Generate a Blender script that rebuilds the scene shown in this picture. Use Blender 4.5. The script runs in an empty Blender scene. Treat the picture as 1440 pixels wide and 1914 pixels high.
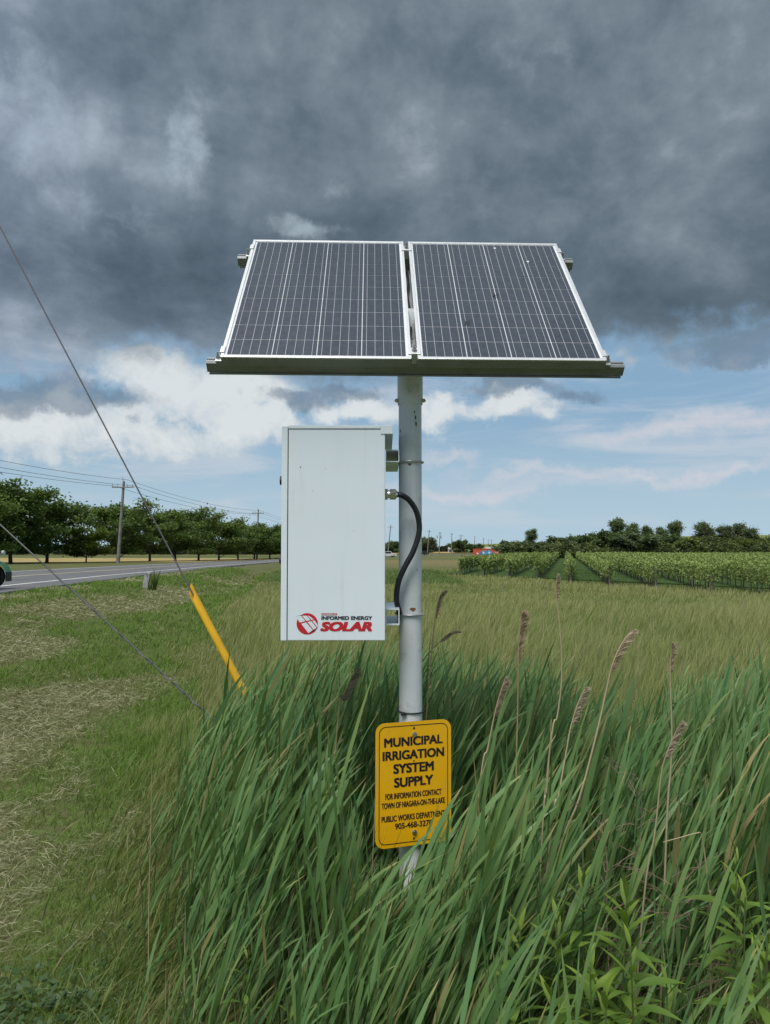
import bpy, bmesh, math, random
import numpy as np
from mathutils import Vector, Matrix

random.seed(7)
rng = np.random.default_rng(11)
R = math.radians
sc = bpy.context.scene
COL = sc.collection

# ------------------------------------------------------------------ camera
FPX, HOR, CAMZ = 1440.0, 70.0, 1.75          # focal length in photo pixels, horizon below centre, eye height
PITCH = math.atan(HOR / FPX)
cam = bpy.data.cameras.new('camera')
cam.sensor_fit = 'VERTICAL'; cam.sensor_height = 24.0
cam.lens = 24.0 * FPX / 1914.0
cam.clip_start = 0.05; cam.clip_end = 9000
camo = bpy.data.objects.new('camera', cam); COL.objects.link(camo)
camo.location = (0, 0, CAMZ); camo.rotation_euler = (R(90) + PITCH, 0, 0)
sc.camera = camo

# ------------------------------------------------------------------ light
EXPO = 1.62
SKYK = 0.1                                   # world background strength
SUN_DIR = Vector((-0.26, -0.48, 1.0)).normalized()   # towards the sun
sun = bpy.data.lights.new('sun', 'SUN'); sun.energy = 1.5; sun.angle = R(38); sun.color = (1.0, 0.975, 0.94)
suno = bpy.data.objects.new('sun', sun); COL.objects.link(suno)
suno.rotation_euler = SUN_DIR.to_track_quat('Z', 'Y').to_euler(); suno.location = (-3, -6, 12)
sc.view_settings.view_transform = 'Standard'; sc.view_settings.look = 'None'
sc.view_settings.gamma = 1.0; sc.view_settings.exposure = EXPO; sc.view_settings.use_curve_mapping = False
sc.cycles.max_bounces = 6; sc.cycles.transparent_max_bounces = 8
sc.cycles.use_denoising = True

def lin(*c):
    return tuple(((v / 255) / 12.92 if v / 255 <= 0.04045 else ((v / 255 + 0.055) / 1.055) ** 2.4) for v in c)

def ray(px, py):
    u = -(py - 957) / FPX; x = (px - 720) / FPX
    c, s = math.cos(PITCH), math.sin(PITCH)
    return Vector((x, c - s * u, s + c * u))
def P(px, py, Y):
    r = ray(px, py); t = Y / r.y
    return Vector((r.x * t, Y, CAMZ + r.z * t))
def azel(px, py):
    r = ray(px, py).normalized()
    return math.atan2(r.x, r.y), math.asin(r.z)

# ------------------------------------------------------------------ world: sky with storm deck
W = bpy.data.worlds.new('World'); sc.world = W; W.use_nodes = True
nt = W.node_tree; nt.nodes.clear()
class NB:
    """tiny node-expression builder"""
    def __init__(s, nt): s.nt = nt
    def n(s, t, **k):
        o = s.nt.nodes.new(t)
        for a, b in k.items(): setattr(o, a, b)
        return o
    def put(s, sock, v):
        if hasattr(v, 'links') or isinstance(v, bpy.types.NodeSocket): s.nt.links.new(v, sock)
        elif v is not None: sock.default_value = v
    def m(s, op, a, b=None, c=None, clamp=False):
        o = s.n('ShaderNodeMath', operation=op, use_clamp=clamp)
        for i, v in enumerate((a, b, c)):
            if v is not None: s.put(o.inputs[i], v)
        return o.outputs[0]
    def sub(s, a, b): return s.m('SUBTRACT', a, b)
    def add(s, a, b): return s.m('ADD', a, b)
    def mul(s, a, b): return s.m('MULTIPLY', a, b)
    def step(s, v, a, b):
        o = s.n('ShaderNodeMapRange', interpolation_type='SMOOTHSTEP')
        s.put(o.inputs[0], v); o.inputs[1].default_value = a; o.inputs[2].default_value = b
        return o.outputs[0]
    def lmap(s, v, a, b, c, d):
        o = s.n('ShaderNodeMapRange'); s.put(o.inputs[0], v)
        for i, q in enumerate((a, b, c, d)): o.inputs[i + 1].default_value = q
        return o.outputs[0]
    def mix(s, f, a, b, blend='MIX'):
        o = s.n('ShaderNodeMix', data_type='RGBA', blend_type=blend)
        s.put(o.inputs[0], f)
        for i, v in ((6, a), (7, b)):
            if isinstance(v, tuple): v = (*v, 1.0) if len(v) == 3 else v
            s.put(o.inputs[i], v)
        return o.outputs[2]
    def xyz(s, x, y, z):
        o = s.n('ShaderNodeCombineXYZ')
        for i, v in enumerate((x, y, z)): s.put(o.inputs[i], v)
        return o.outputs[0]
    def noise(s, vec, scale, detail=5, rough=0.55, dist=0.0):
        o = s.n('ShaderNodeTexNoise'); s.put(o.inputs['Vector'], vec)
        o.inputs['Scale'].default_value = scale; o.inputs['Detail'].default_value = detail
        o.inputs['Roughness'].default_value = rough; o.inputs['Distortion'].default_value = dist
        return o.outputs['Fac']
    def ramp(s, f, stops):
        o = s.n('ShaderNodeValToRGB'); s.put(o.inputs[0], f)
        el = o.color_ramp.elements
        while len(el) < len(stops): el.new(0.5)
        for e, (p, c) in zip(el, stops):
            e.position = p; e.color = (*c, 1) if len(c) == 3 else c
        return o.outputs[0]
w = NB(nt)
tc = w.n('ShaderNodeTexCoord')
sep = w.n('ShaderNodeSeparateXYZ'); nt.links.new(tc.outputs['Generated'], sep.inputs[0])
dx, dy, dz = sep.outputs
AZ = w.m('ARCTAN2', dx, dy); EL = w.m('ARCSINE', dz)
kz = w.m('DIVIDE', 1.0, w.m('MAXIMUM', w.add(dz, 0.16), 0.03))
plane = w.xyz(w.mul(dx, kz), w.mul(dy, kz), 0.0)          # clouds lie in a flat layer overhead
ang = w.xyz(AZ, EL, 0.0)
FACT = 1.0 / (SKYK * 2 ** EXPO)
def sky(*c): return tuple(v * FACT for v in lin(*c))
nish = w.n('ShaderNodeTexSky', sky_type='NISHITA', sun_disc=False)
nish.sun_elevation = math.asin(SUN_DIR.z); nish.sun_rotation = math.atan2(SUN_DIR.x, SUN_DIR.y)
nish.altitude = 100; nish.air_density = 1.0; nish.dust_density = 1.2; nish.ozone_density = 2.0
base = w.mix(1.0, nish.outputs[0], tuple(v * 0.72 * FACT / 4.0 for v in (0.32, 0.36, 0.40)), 'MULTIPLY')
# warp so that every boundary below is ragged
wn = w.n('ShaderNodeTexNoise'); nt.links.new(ang, wn.inputs['Vector'])
wn.inputs['Scale'].default_value = 7; wn.inputs['Detail'].default_value = 6; wn.inputs['Roughness'].default_value = 0.62
ws = w.n('ShaderNodeSeparateColor'); nt.links.new(wn.outputs['Color'], ws.inputs[0])
AZw = w.add(AZ, w.mul(w.sub(ws.outputs[0], 0.5), 0.20))
ELw = w.add(EL, w.mul(w.sub(ws.outputs[1], 0.5), 0.13))
ANGW = w.xyz(AZw, ELw, 0.0)
def blob(px, py, rx, ry, a=1.0):
    u, v = azel(px, py)
    o = w.n('ShaderNodeVectorMath', operation='MULTIPLY_ADD'); nt.links.new(ANGW, o.inputs[0])
    o.inputs[1].default_value = (FPX / rx, FPX / ry, 0); o.inputs[2].default_value = (-u * FPX / rx, -v * FPX / ry, 0)
    l = w.n('ShaderNodeVectorMath', operation='LENGTH'); nt.links.new(o.outputs[0], l.inputs[0])
    k = w.n('ShaderNodeMapRange', interpolation_type='SMOOTHSTEP'); nt.links.new(l.outputs['Value'], k.inputs[0])
    for i, q in enumerate((1.85, 0.0, 0.0, a)): k.inputs[i + 1].default_value = q
    return k.outputs[0]
def blobs(lst):
    t = None
    for b in lst:
        o = blob(*b); t = o if t is None else w.m('MAXIMUM', t, o)
    return t
fine = w.noise(ang, 22, 6, 0.62, 0.3)
big = w.noise(plane, 0.9, 6, 0.55, 0.35)
mid = w.noise(plane, 2.6, 7, 0.58, 0.4)
lump = w.noise(w.xyz(AZ, w.mul(EL, 1.25), 0.7), 5.2, 8, 0.60, 0.15)
# 1 thin flat streaks low over the horizon
stv = w.xyz(w.mul(AZ, 3.2), w.mul(EL, 21.0), 0.3)
stn = w.noise(stv, 1.15, 6, 0.6, 0.5)
streak = w.mul(w.step(stn, 0.45, 0.70), w.mul(w.step(EL, 0.012, 0.05), w.step(EL, 0.30, 0.17)))
base = w.mix(0.72, base, sky(147, 183, 211))
c = w.mix(w.mul(w.step(EL, 0.21, 0.0), 0.95), base, sky(178, 203, 218))
c = w.mix(w.mul(streak, 0.72), c, sky(196, 205, 216))
side = blobs([(1330, 800, 190, 16), (860, 912, 190, 13), (1010, 890, 150, 12), (840, 862, 60, 10), (1250, 880, 200, 9)])
c = w.mix(w.mul(w.mul(side, w.lmap(stn, 0.3, 0.7, 0.5, 1.2)), 0.8), c, sky(206, 208, 216))
# 2 bright cumulus edges under the deck
cum = blobs([(300, 710, 105, 60), (400, 750, 160, 60), (60, 790, 160, 50), (200, 805, 150, 45), (330, 825, 110, 40),
             (480, 800, 90, 50), (690, 772, 110, 36), (800, 775, 120, 40), (930, 765, 110, 32), (1180, 640, 120, 50, .42), (1290, 680, 190, 26, .4)])
cm = w.step(w.add(cum, w.mul(w.sub(fine, 0.5), 1.3)), 0.25, 0.75)
cc = w.ramp(w.add(w.mul(w.add(w.mul(fine, .6), w.mul(lump, .4)), 1.1), w.mul(cum, 0.26)), [(0.36, sky(122, 145, 166)), (0.58, sky(180, 196, 207)), (0.80, sky(222, 227, 229))])
c = w.mix(w.mul(cm, 0.92), c, cc)
# 3 the storm deck
edge = w.add(w.add(0.222, w.mul(AZ, 0.05)), blobs([(320, 700, 120, 110, .035)]))
dk = w.add(w.add(w.sub(EL, edge), w.mul(w.sub(mid, 0.5), 0.10)), w.mul(w.sub(fine, 0.5), 0.10))
deck = w.step(dk, -0.02, 0.05)
low = blobs([(540, 755, 100, 22, .9), (130, 755, 150, 28, .9), (40, 730, 110, 40, .9), (640, 735, 110, 22, .8), (1070, 733, 70, 20, .8), (960, 722, 120, 22, .8), (1370, 660, 120, 32, .9), (240, 800, 40, 12, .6)])
lowm = w.step(w.add(low, w.mul(w.sub(fine, 0.5), 1.0)), 0.30, 0.75)
lum = w.add(w.add(w.mul(w.sub(big, 0.5), 0.85), w.mul(w.sub(mid, 0.5), 0.75)), w.mul(w.sub(fine, 0.5), 0.30))
lum = w.add(w.add(lum, w.mul(w.sub(lump, 0.5), 1.15)), 0.47)
shade = w.add(w.mul(w.m('EXPONENT', w.mul(w.m('POWER', w.mul(w.sub(EL, 0.335), 10.0), 2.0), -1.0)), -0.13), w.mul(w.step(AZ, -0.15, -0.52), 0.20))
lum = w.add(lum, shade)
dcol = w.ramp(lum, [(0.08, sky(76, 92, 105)), (0.34, sky(99, 114, 127)), (0.58, sky(124, 138, 150)), (0.88, sky(166, 179, 190))])
gap = blobs([(372, 245, 42, 80, .85), (400, 160, 70, 50, .5), (578, 412, 75, 30, 1.1), (620, 330, 28, 16, .6), (210, 400, 60, 50, .5), (30, 130, 120, 260, .45), (1000, 90, 130, 60, .35), (880, 330, 120, 50, .3)])
gm = w.step(w.add(gap, w.mul(w.sub(w.add(w.mul(fine, .5), w.mul(lump, .5)), 0.5), 2.4)), 0.25, 1.35)
dcol = w.mix(w.mul(gm, 0.9), dcol, sky(174, 190, 199))
tint = w.mul(w.step(w.add(w.mul(AZ, -1.0), w.mul(w.sub(big, 0.5), 1.0)), 0.05, 0.65), 0.5)
dcol = w.mix(tint, dcol, w.mix(1.0, dcol, (0.96, 0.99, 1.16), 'MULTIPLY'))
c = w.mix(deck, c, dcol)
c = w.mix(w.mul(lowm, 0.68), c, w.mix(fine, sky(92, 110, 130), sky(126, 145, 163)))
bg = w.n('ShaderNodeBackground'); bg.inputs[1].default_value = SKYK
nt.links.new(c, bg.inputs[0])
W.cycles.sampling_method = 'NONE'
wo = w.n('ShaderNodeOutputWorld'); nt.links.new(bg.outputs[0], wo.inputs[0])

# ------------------------------------------------------------------ terrain
def sstep(x, a, b):
    t = np.clip((np.asarray(x, float) - a) / (b - a), 0, 1); return t * t * (3 - 2 * t)
_g = rng.random((64, 64))
def vnoise(x, y):
    x = np.asarray(x, float); y = np.asarray(y, float)
    xi = np.floor(x).astype(int); yi = np.floor(y).astype(int); fx = x - xi; fy = y - yi
    fx = fx * fx * (3 - 2 * fx); fy = fy * fy * (3 - 2 * fy)
    g = lambda a, b: _g[a % 64, b % 64]
    return (g(xi, yi) * (1 - fx) + g(xi + 1, yi) * fx) * (1 - fy) + (g(xi, yi + 1) * (1 - fx) + g(xi + 1, yi + 1) * fx) * fy
def fbm(x, y):
    return (vnoise(x, y) * 4 + vnoise(x * 2.1 + 7, y * 2.1 + 3) * 2 + vnoise(x * 4.3 + 1, y * 4.3 + 9)) / 7
RY = np.array([-300., 5, 19, 35, 60, 80, 110, 140, 170, 200, 240, 280, 330, 420, 600])
RX = np.array([-8.9, -9.2, -9.5, -11.2, -13.0, -14.2, -15.3, -15.0, -12.0, -6.5, 5.0, 20, 44, 96, 215])
ROADW = 10.2
def road_x(Y): return np.interp(Y, RY, RX)
def road_z(Y): return np.interp(Y, [20, 150], [0.65, -0.39])
def tz(X, Y):
    X = np.asarray(X, float); Y = np.asarray(Y, float)
    zf = np.interp(Y, [4, 14, 36], [0.0, -0.08, -0.45])
    zf = zf + 0.03 * (fbm(X * 0.7, Y * 0.7) - 0.5)
    zf = zf - 0.34 * np.exp(-((Y - 3.7) / 1.9) ** 2) * sstep(X, -1.3, 0.1)
    t = sstep(X - road_x(Y), 0.6, 7.0)
    z = road_z(Y) * (1 - t) + zf * t
    # shallow roadside dip on the mown verge
    z = z - 0.10 * np.exp(-((X - road_x(Y) - 3.2) / 1.0) ** 2) * (1 - sstep(Y, 60, 90))
    return z
def gz(x, y): return float(tz(x, y))
def G(px, py, dz_=0.0):
    r = ray(px, py); t = 2.0
    for _ in range(60):
        x, y, z = r.x * t, r.y * t, CAMZ + r.z * t
        e = z - gz(x, y) - dz_
        t += e / max(-r.z, 1e-3) * 0.7
    return Vector((r.x * t, r.y * t, gz(r.x * t, r.y * t) + dz_))

# ------------------------------------------------------------------ materials
def mat(name, color, rough=0.6, metal=0.0, vary=0.0, vscale=8.0, bump=0.0, bscale=60.0, coat=0.0, spec=0.5, dirt=None, dscale=5.0, damt=0.5, coord='Object', streak=None):
    m = bpy.data.materials.new(name); m.use_nodes = True
    b = NB(m.node_tree); pr = m.node_tree.nodes['Principled BSDF']
    tcn = b.n('ShaderNodeTexCoord').outputs[coord]
    colr = None
    if vary:
        f = b.noise(tcn, vscale, 5, 0.6)
        lo = tuple(v * (1 - vary) for v in color); hi = tuple(min(1, v * (1 + vary)) for v in color)
        colr = b.mix(b.step(f, 0.3, 0.7), lo, hi)
    if dirt:
        f = b.step(b.noise(tcn, dscale, 7, 0.68), 0.52, 0.75)
        colr = b.mix(b.mul(f, damt), colr if colr else color, dirt)
    if streak:                                            # rain streaks running down the face
        mp = b.n('ShaderNodeMapping'); m.node_tree.links.new(tcn, mp.inputs[0]); mp.inputs['Scale'].default_value = (1, 1, .05)
        f = b.mul(b.step(b.noise(mp.outputs[0], 42, 5, 0.6), 0.48, 0.72), b.step(b.noise(tcn, 3.5, 4, .6), .35, .65))
        colr = b.mix(b.mul(f, streak), colr if colr else color, tuple(v * .62 for v in color))
    if colr is None: pr.inputs['Base Color'].default_value = (*color, 1)
    else: m.node_tree.links.new(colr, pr.inputs['Base Color'])
    pr.inputs['Roughness'].default_value = rough; pr.inputs['Metallic'].default_value = metal
    pr.inputs['Specular IOR Level'].default_value = spec
    if coat: pr.inputs['Coat Weight'].default_value = coat; pr.inputs['Coat Roughness'].default_value = 0.06
    if bump:
        bn = b.n('ShaderNodeBump'); bn.inputs['Strength'].default_value = bump; bn.inputs['Distance'].default_value = 0.01
        m.node_tree.links.new(b.noise(tcn, bscale, 6, 0.6), bn.inputs['Height'])
        m.node_tree.links.new(bn.outputs[0], pr.inputs['Normal'])
    return m
def leafmat(name, trans=0.3, rough=0.55, spec=0.3, gain=1.0):
    m = bpy.data.materials.new(name); m.use_nodes = True
    t = m.node_tree; b = NB(t); pr = t.nodes['Principled BSDF']; out = t.nodes['Material Output']
    at = b.n('ShaderNodeAttribute', attribute_name='Col')
    oi = b.n('ShaderNodeObjectInfo')
    col = b.mix(1.0, at.outputs['Color'], b.mix(oi.outputs['Random'], (0.86 * gain, 0.9 * gain, 0.86 * gain), (1.12 * gain, 1.1 * gain, 1.08 * gain)), 'MULTIPLY')
    t.links.new(col, pr.inputs['Base Color'])
    pr.inputs['Roughness'].default_value = rough; pr.inputs['Specular IOR Level'].default_value = spec
    tr = b.n('ShaderNodeBsdfTranslucent'); t.links.new(b.mix(1.0, col, (1.15, 1.25, 0.7), 'MULTIPLY'), tr.inputs[0])
    ms = b.n('ShaderNodeMixShader'); ms.inputs[0].default_value = trans
    t.links.new(pr.outputs[0], ms.inputs[1]); t.links.new(tr.outputs[0], ms.inputs[2]); t.links.new(ms.outputs[0], out.inputs[0])
    return m
M = {}
M['white'] = mat('white_paint', (0.645, 0.71, 0.75), 0.32, vary=0.02, vscale=3, dirt=(0.55, 0.56, 0.53), dscale=4, damt=0.28, streak=.30)
M['post'] = mat('post_paint', (0.655, 0.685, 0.70), 0.5, vary=0.05, vscale=6, bump=0.06, bscale=90, dirt=(0.36, 0.35, 0.31), dscale=11, damt=0.7, streak=.45)
M['galv'] = mat('galvanised', (0.50, 0.51, 0.52), 0.42, metal=0.6, vary=0.12, vscale=25, dirt=(0.3, 0.29, 0.26), dscale=12, damt=0.5)
M['alu'] = mat('aluminium', (0.74, 0.76, 0.77), 0.42, metal=0.75, vary=0.05, vscale=20, dirt=(0.5, 0.5, 0.47), dscale=10, damt=0.4)
M['rail'] = mat('aluminium_shaded', (0.30, 0.31, 0.31), 0.45, metal=0.6, vary=0.08, vscale=12, dirt=(0.16, 0.16, 0.14), dscale=8, damt=0.5)  # aluminium of rails and frame sides, underside shade darkened into its colour
M['steel'] = mat('bolt_steel', (0.45, 0.45, 0.46), 0.3, metal=0.9)
M['chrome'] = mat('gland_metal', (0.62, 0.63, 0.65), 0.22, metal=0.95)
M['black'] = mat('black_rubber', (0.012, 0.013, 0.015), 0.5, bump=0.3, bscale=120)
M['dark'] = mat('dark_gap', (0.02, 0.02, 0.02), 0.8)
M['rust'] = mat('rust', (0.20, 0.085, 0.035), 0.85, vary=0.4, vscale=60)
M['yellow'] = mat('sign_yellow', (0.82, 0.43, 0.004), 0.42, vary=0.03, vscale=5, dirt=(0.62, 0.36, 0.05), dscale=11, damt=0.45, streak=.18)
M['guard'] = mat('guard_yellow', (0.72, 0.40, 0.012), 0.5, vary=0.08, vscale=6, dirt=(0.35, 0.24, 0.05), dscale=18, damt=0.6)
M['ink'] = mat('sign_ink', (0.012, 0.008, 0.008), 0.55)
M['navy'] = mat('logo_navy', (0.008, 0.012, 0.03), 0.45)
M['red'] = mat('logo_red', (0.46, 0.014, 0.022), 0.4, vary=0.06, vscale=20)
M['cell'] = mat('solar_cell', (0.043, 0.050, 0.064), 0.30, vary=0.16, vscale=34, coat=1.0, bump=0.02, bscale=200)
M['sheet'] = mat('backsheet', (0.66, 0.68, 0.70), 0.4, coat=1.0)
M['bus'] = mat('busbar', (0.46, 0.49, 0.52), 0.35, metal=0.15, coat=1.0)
M['wire'] = mat('wire_strand', (0.13, 0.135, 0.135), 0.55, metal=0.4, vary=0.3, vscale=150)
M['wood'] = mat('weathered_pole', (0.175, 0.168, 0.155), 0.85, vary=0.3, vscale=2, bump=0.4, bscale=20)
M['bark'] = mat('bark', (0.055, 0.045, 0.036), 0.9, vary=0.3, vscale=4, bump=0.5, bscale=15)
M['vpost'] = mat('vine_post', (0.19, 0.18, 0.15), 0.85, vary=0.25, vscale=3)
M['concrete'] = mat('concrete', (0.30, 0.30, 0.28), 0.9, vary=0.2, vscale=9, bump=0.4, bscale=40)
M['asphalt'] = mat('asphalt', (0.105, 0.108, 0.112), 0.85, vary=0.16, vscale=0.7, bump=0.3, bscale=40)
M['line'] = mat('road_paint', (0.62, 0.62, 0.60), 0.7, vary=0.1, vscale=3)
M['amber'] = mat('road_paint_amber', (0.55, 0.47, 0.30), 0.7, vary=0.12, vscale=3)
M['leaf'] = leafmat('leaf', 0.30)
M['reed'] = leafmat('reed_leaf', 0.33, 0.48, 0.4)
M['grass'] = leafmat('grass_blade', 0.42, 0.65, 0.25)
M['straw'] = leafmat('dry_straw', 0.2, 0.8, 0.1)
M['tree'] = leafmat('tree_leaf', 0.35, 0.6, 0.2)
M['contr'] = mat('container_orange', (0.46, 0.085, 0.03), 0.6, vary=0.15, vscale=0.6, dirt=(0.3, 0.09, 0.05), dscale=0.9, damt=0.6)
M['teal'] = mat('graffiti_teal', (0.05, 0.24, 0.38), 0.6, vary=0.5, vscale=1.2)
M['pale'] = mat('graffiti_pale', (0.60, 0.55, 0.62), 0.6, vary=0.15, vscale=2)
M['vgreen'] = mat('vehicle_green', (0.025, 0.22, 0.07), 0.35, coat=0.5)
M['tyre'] = mat('tyre', (0.018, 0.018, 0.018), 0.8, bump=0.4, bscale=30)
M['cloth'] = mat('roof_white', (0.6, 0.6, 0.6), 0.6, vary=0.05)
M['carpaint'] = mat('dark_car_paint', (0.015, 0.015, 0.018), 0.3, coat=0.6)
M['glass'] = mat('dark_glass', (0.02, 0.025, 0.03), 0.08, spec=0.8)

def groundmat():
    m = bpy.data.materials.new('ground_soil'); m.use_nodes = True
    t = m.node_tree; b = NB(t); pr = t.nodes['Principled BSDF']
    pos = b.n('ShaderNodeNewGeometry').outputs['Position']
    n1 = b.noise(pos, 0.35, 6, 0.6); n2 = b.noise(pos, 6, 6, 0.65); n3 = b.noise(pos, 40, 4, 0.6)
    g = b.mix(b.step(n1, 0.35, 0.65), (0.080, 0.112, 0.034), (0.120, 0.130, 0.050))
    g = b.mix(b.step(n2, 0.4, 0.7), g, (0.105, 0.088, 0.048))
    g = b.mix(b.mul(b.step(n3, 0.5, 0.75), 0.6), g, (0.04, 0.036, 0.022))
    # far farmland stripes
    sp = b.n('ShaderNodeSeparateXYZ'); t.links.new(pos, sp.inputs[0])
    far = b.step(sp.outputs[1], 70, 120)
    n4 = b.noise(b.xyz(b.mul(sp.outputs[0], 0.004), b.mul(sp.outputs[1], 0.012), 0.0), 1.0, 3, 0.5)
    fg = b.mix(b.step(n4, 0.42, 0.58), (0.075, 0.10, 0.035), (0.15, 0.135, 0.06))
    g = b.mix(far, g, fg)
    t.links.new(g, pr.inputs['Base Color']); pr.inputs['Roughness'].default_value = 0.95; pr.inputs['Specular IOR Level'].default_value = 0.1
    bn = b.n('ShaderNodeBump'); bn.inputs['Strength'].default_value = 0.7; bn.inputs['Distance'].default_value = 0.03
    t.links.new(n2, bn.inputs['Height']); t.links.new(bn.outputs[0], pr.inputs['Normal'])
    return m
M['ground'] = groundmat()
M['wheat'] = mat('ripe_field', (0.30, 0.235, 0.10), 0.95, vary=0.2, vscale=0.12, bump=0.5, bscale=3, spec=0.1)
M['alley'] = mat('vineyard_grass', (0.042, 0.074, 0.022), 0.95, vary=0.3, vscale=1.2, bump=0.5, bscale=8, spec=0.1)
M['hill'] = mat('hill_green', (0.16, 0.19, 0.055), 0.95, vary=0.25, vscale=0.02, spec=0.1)

# ------------------------------------------------------------------ mesh helpers
def link(o, parent=None):
    COL.objects.link(o)
    if parent is not None: o.parent = parent
    return o
def tag(o, label=None, cat=None, group=None, kind=None):
    if label: o['label'] = label
    if cat: o['category'] = cat
    if group: o['group'] = group
    if kind: o['kind'] = kind
    return o
def empty(name, loc=(0, 0, 0), rz=0.0):
    o = bpy.data.objects.new(name, None); o.empty_display_size = 0.1
    o.location = loc; o.rotation_euler = (0, 0, rz); return link(o)
def obj(name, vf, m, parent=None, smooth=False):
    v, f = vf
    me = bpy.data.meshes.new(name); me.from_pydata([tuple(q) for q in v], [], f); me.validate()
    if m is not None: me.materials.append(M[m] if isinstance(m, str) else m)
    if smooth:
        me.polygons.foreach_set('use_smooth', [True] * len(me.polygons))
        try: me.set_sharp_from_angle(angle=R(40))
        except Exception: pass
    return link(bpy.data.objects.new(name, me), parent)
def join(*parts):
    V, Fc = [], []
    for v, f in parts:
        o = len(V); V += [tuple(q) for q in v]; Fc += [tuple(i + o for i in q) for q in f]
    return V, Fc
def xf(vf, mtx):
    return [mtx @ Vector(q) for q in vf[0]], vf[1]
def mv(vf, d):
    d = Vector(d); return [Vector(q) + d for q in vf[0]], vf[1]
def box(x0, x1, y0, y1, z0, z1, bev=0.0):
    if bev:
        bm = bmesh.new(); bmesh.ops.create_cube(bm, size=1.0)
        for v in bm.verts:
            v.co = Vector(((x0 + x1) / 2 + v.co.x * (x1 - x0), (y0 + y1) / 2 + v.co.y * (y1 - y0), (z0 + z1) / 2 + v.co.z * (z1 - z0)))
        bmesh.ops.bevel(bm, geom=bm.edges[:], offset=bev, segments=2, affect='EDGES', profile=0.6)
        bm.verts.index_update()
        r = ([v.co.copy() for v in bm.verts], [tuple(v.index for v in f.verts) for f in bm.faces]); bm.free(); return r
    v = [(x, y, z) for x in (x0, x1) for y in (y0, y1) for z in (z0, z1)]
    return v, [(0, 1, 3, 2), (4, 6, 7, 5), (0, 4, 5, 1), (2, 3, 7, 6), (0, 2, 6, 4), (1, 5, 7, 3)]
def tube(path, r, n=8, cap=True):
    path = [Vector(p) for p in path]; V, Fc = [], []
    rs = r if isinstance(r, (list, tuple)) else [r] * len(path)
    up = None
    for i, p in enumerate(path):
        t = (path[min(i + 1, len(path) - 1)] - path[max(i - 1, 0)]).normalized()
        if up is None:
            up = t.cross(Vector((0.13, 0.2, 1)) if abs(t.z) < 0.9 else Vector((1, 0.1, 0))).normalized()
        a = (up - t * up.dot(t)).normalized(); up = a; b = t.cross(a)
        for k in range(n):
            th = 2 * math.pi * k / n
            V.append(p + (a * math.cos(th) + b * math.sin(th)) * rs[i])
    for i in range(len(path) - 1):
        for k in range(n):
            Fc.append((i * n + k, i * n + (k + 1) % n, (i + 1) * n + (k + 1) % n, (i + 1) * n + k))
    if cap:
        Fc.append(tuple(range(n - 1, -1, -1))); Fc.append(tuple((len(path) - 1) * n + k for k in range(n)))
    return V, Fc
def cyl(p0, p1, r, n=16, r1=None): return tube([p0, p1], [r, r if r1 is None else r1], n)
def ring(c, ax, Rm, r, n=24, k=8, a0=0.0, a1=2 * math.pi):
    ax = Vector(ax).normalized(); u = ax.orthogonal().normalized(); v = ax.cross(u); c = Vector(c)
    full = abs(a1 - a0 - 2 * math.pi) < 1e-6
    V, Fc = [], []; m = n if full else n + 1
    for i in range(m):
        th = a0 + (a1 - a0) * i / n; d = u * math.cos(th) + v * math.sin(th)
        for j in range(k):
            ph = 2 * math.pi * j / k; V.append(c + d * (Rm + r * math.cos(ph)) + ax * r * math.sin(ph))
    for i in range(n):
        i2 = (i + 1) % m
        for j in range(k): Fc.append((i * k + j, i2 * k + j, i2 * k + (j + 1) % k, i * k + (j + 1) % k))
    return V, Fc
def bez(pts, n=10):
    """Catmull-Rom through pts"""
    pts = [Vector(p) for p in pts]; q = [pts[0] * 2 - pts[1]] + pts + [pts[-1] * 2 - pts[-2]]; out = []
    for i in range(1, len(q) - 2):
        for k in range(n):
            t = k / n; a, b, c_, d = q[i - 1], q[i], q[i + 1], q[i + 2]
            out.append(0.5 * ((2 * b) + (c_ - a) * t + (2 * a - 5 * b + 4 * c_ - d) * t * t + (3 * b - a - 3 * c_ + d) * t ** 3))
    out.append(pts[-1]); return out
def poly_prism(pts, z0, z1):
    n = len(pts); V = [(x, y, z0) for x, y in pts] + [(x, y, z1) for x, y in pts]
    return V, [tuple(range(n - 1, -1, -1)), tuple(range(n, 2 * n))] + [(i, (i + 1) % n, n + (i + 1) % n, n + i) for i in range(n)]
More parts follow.
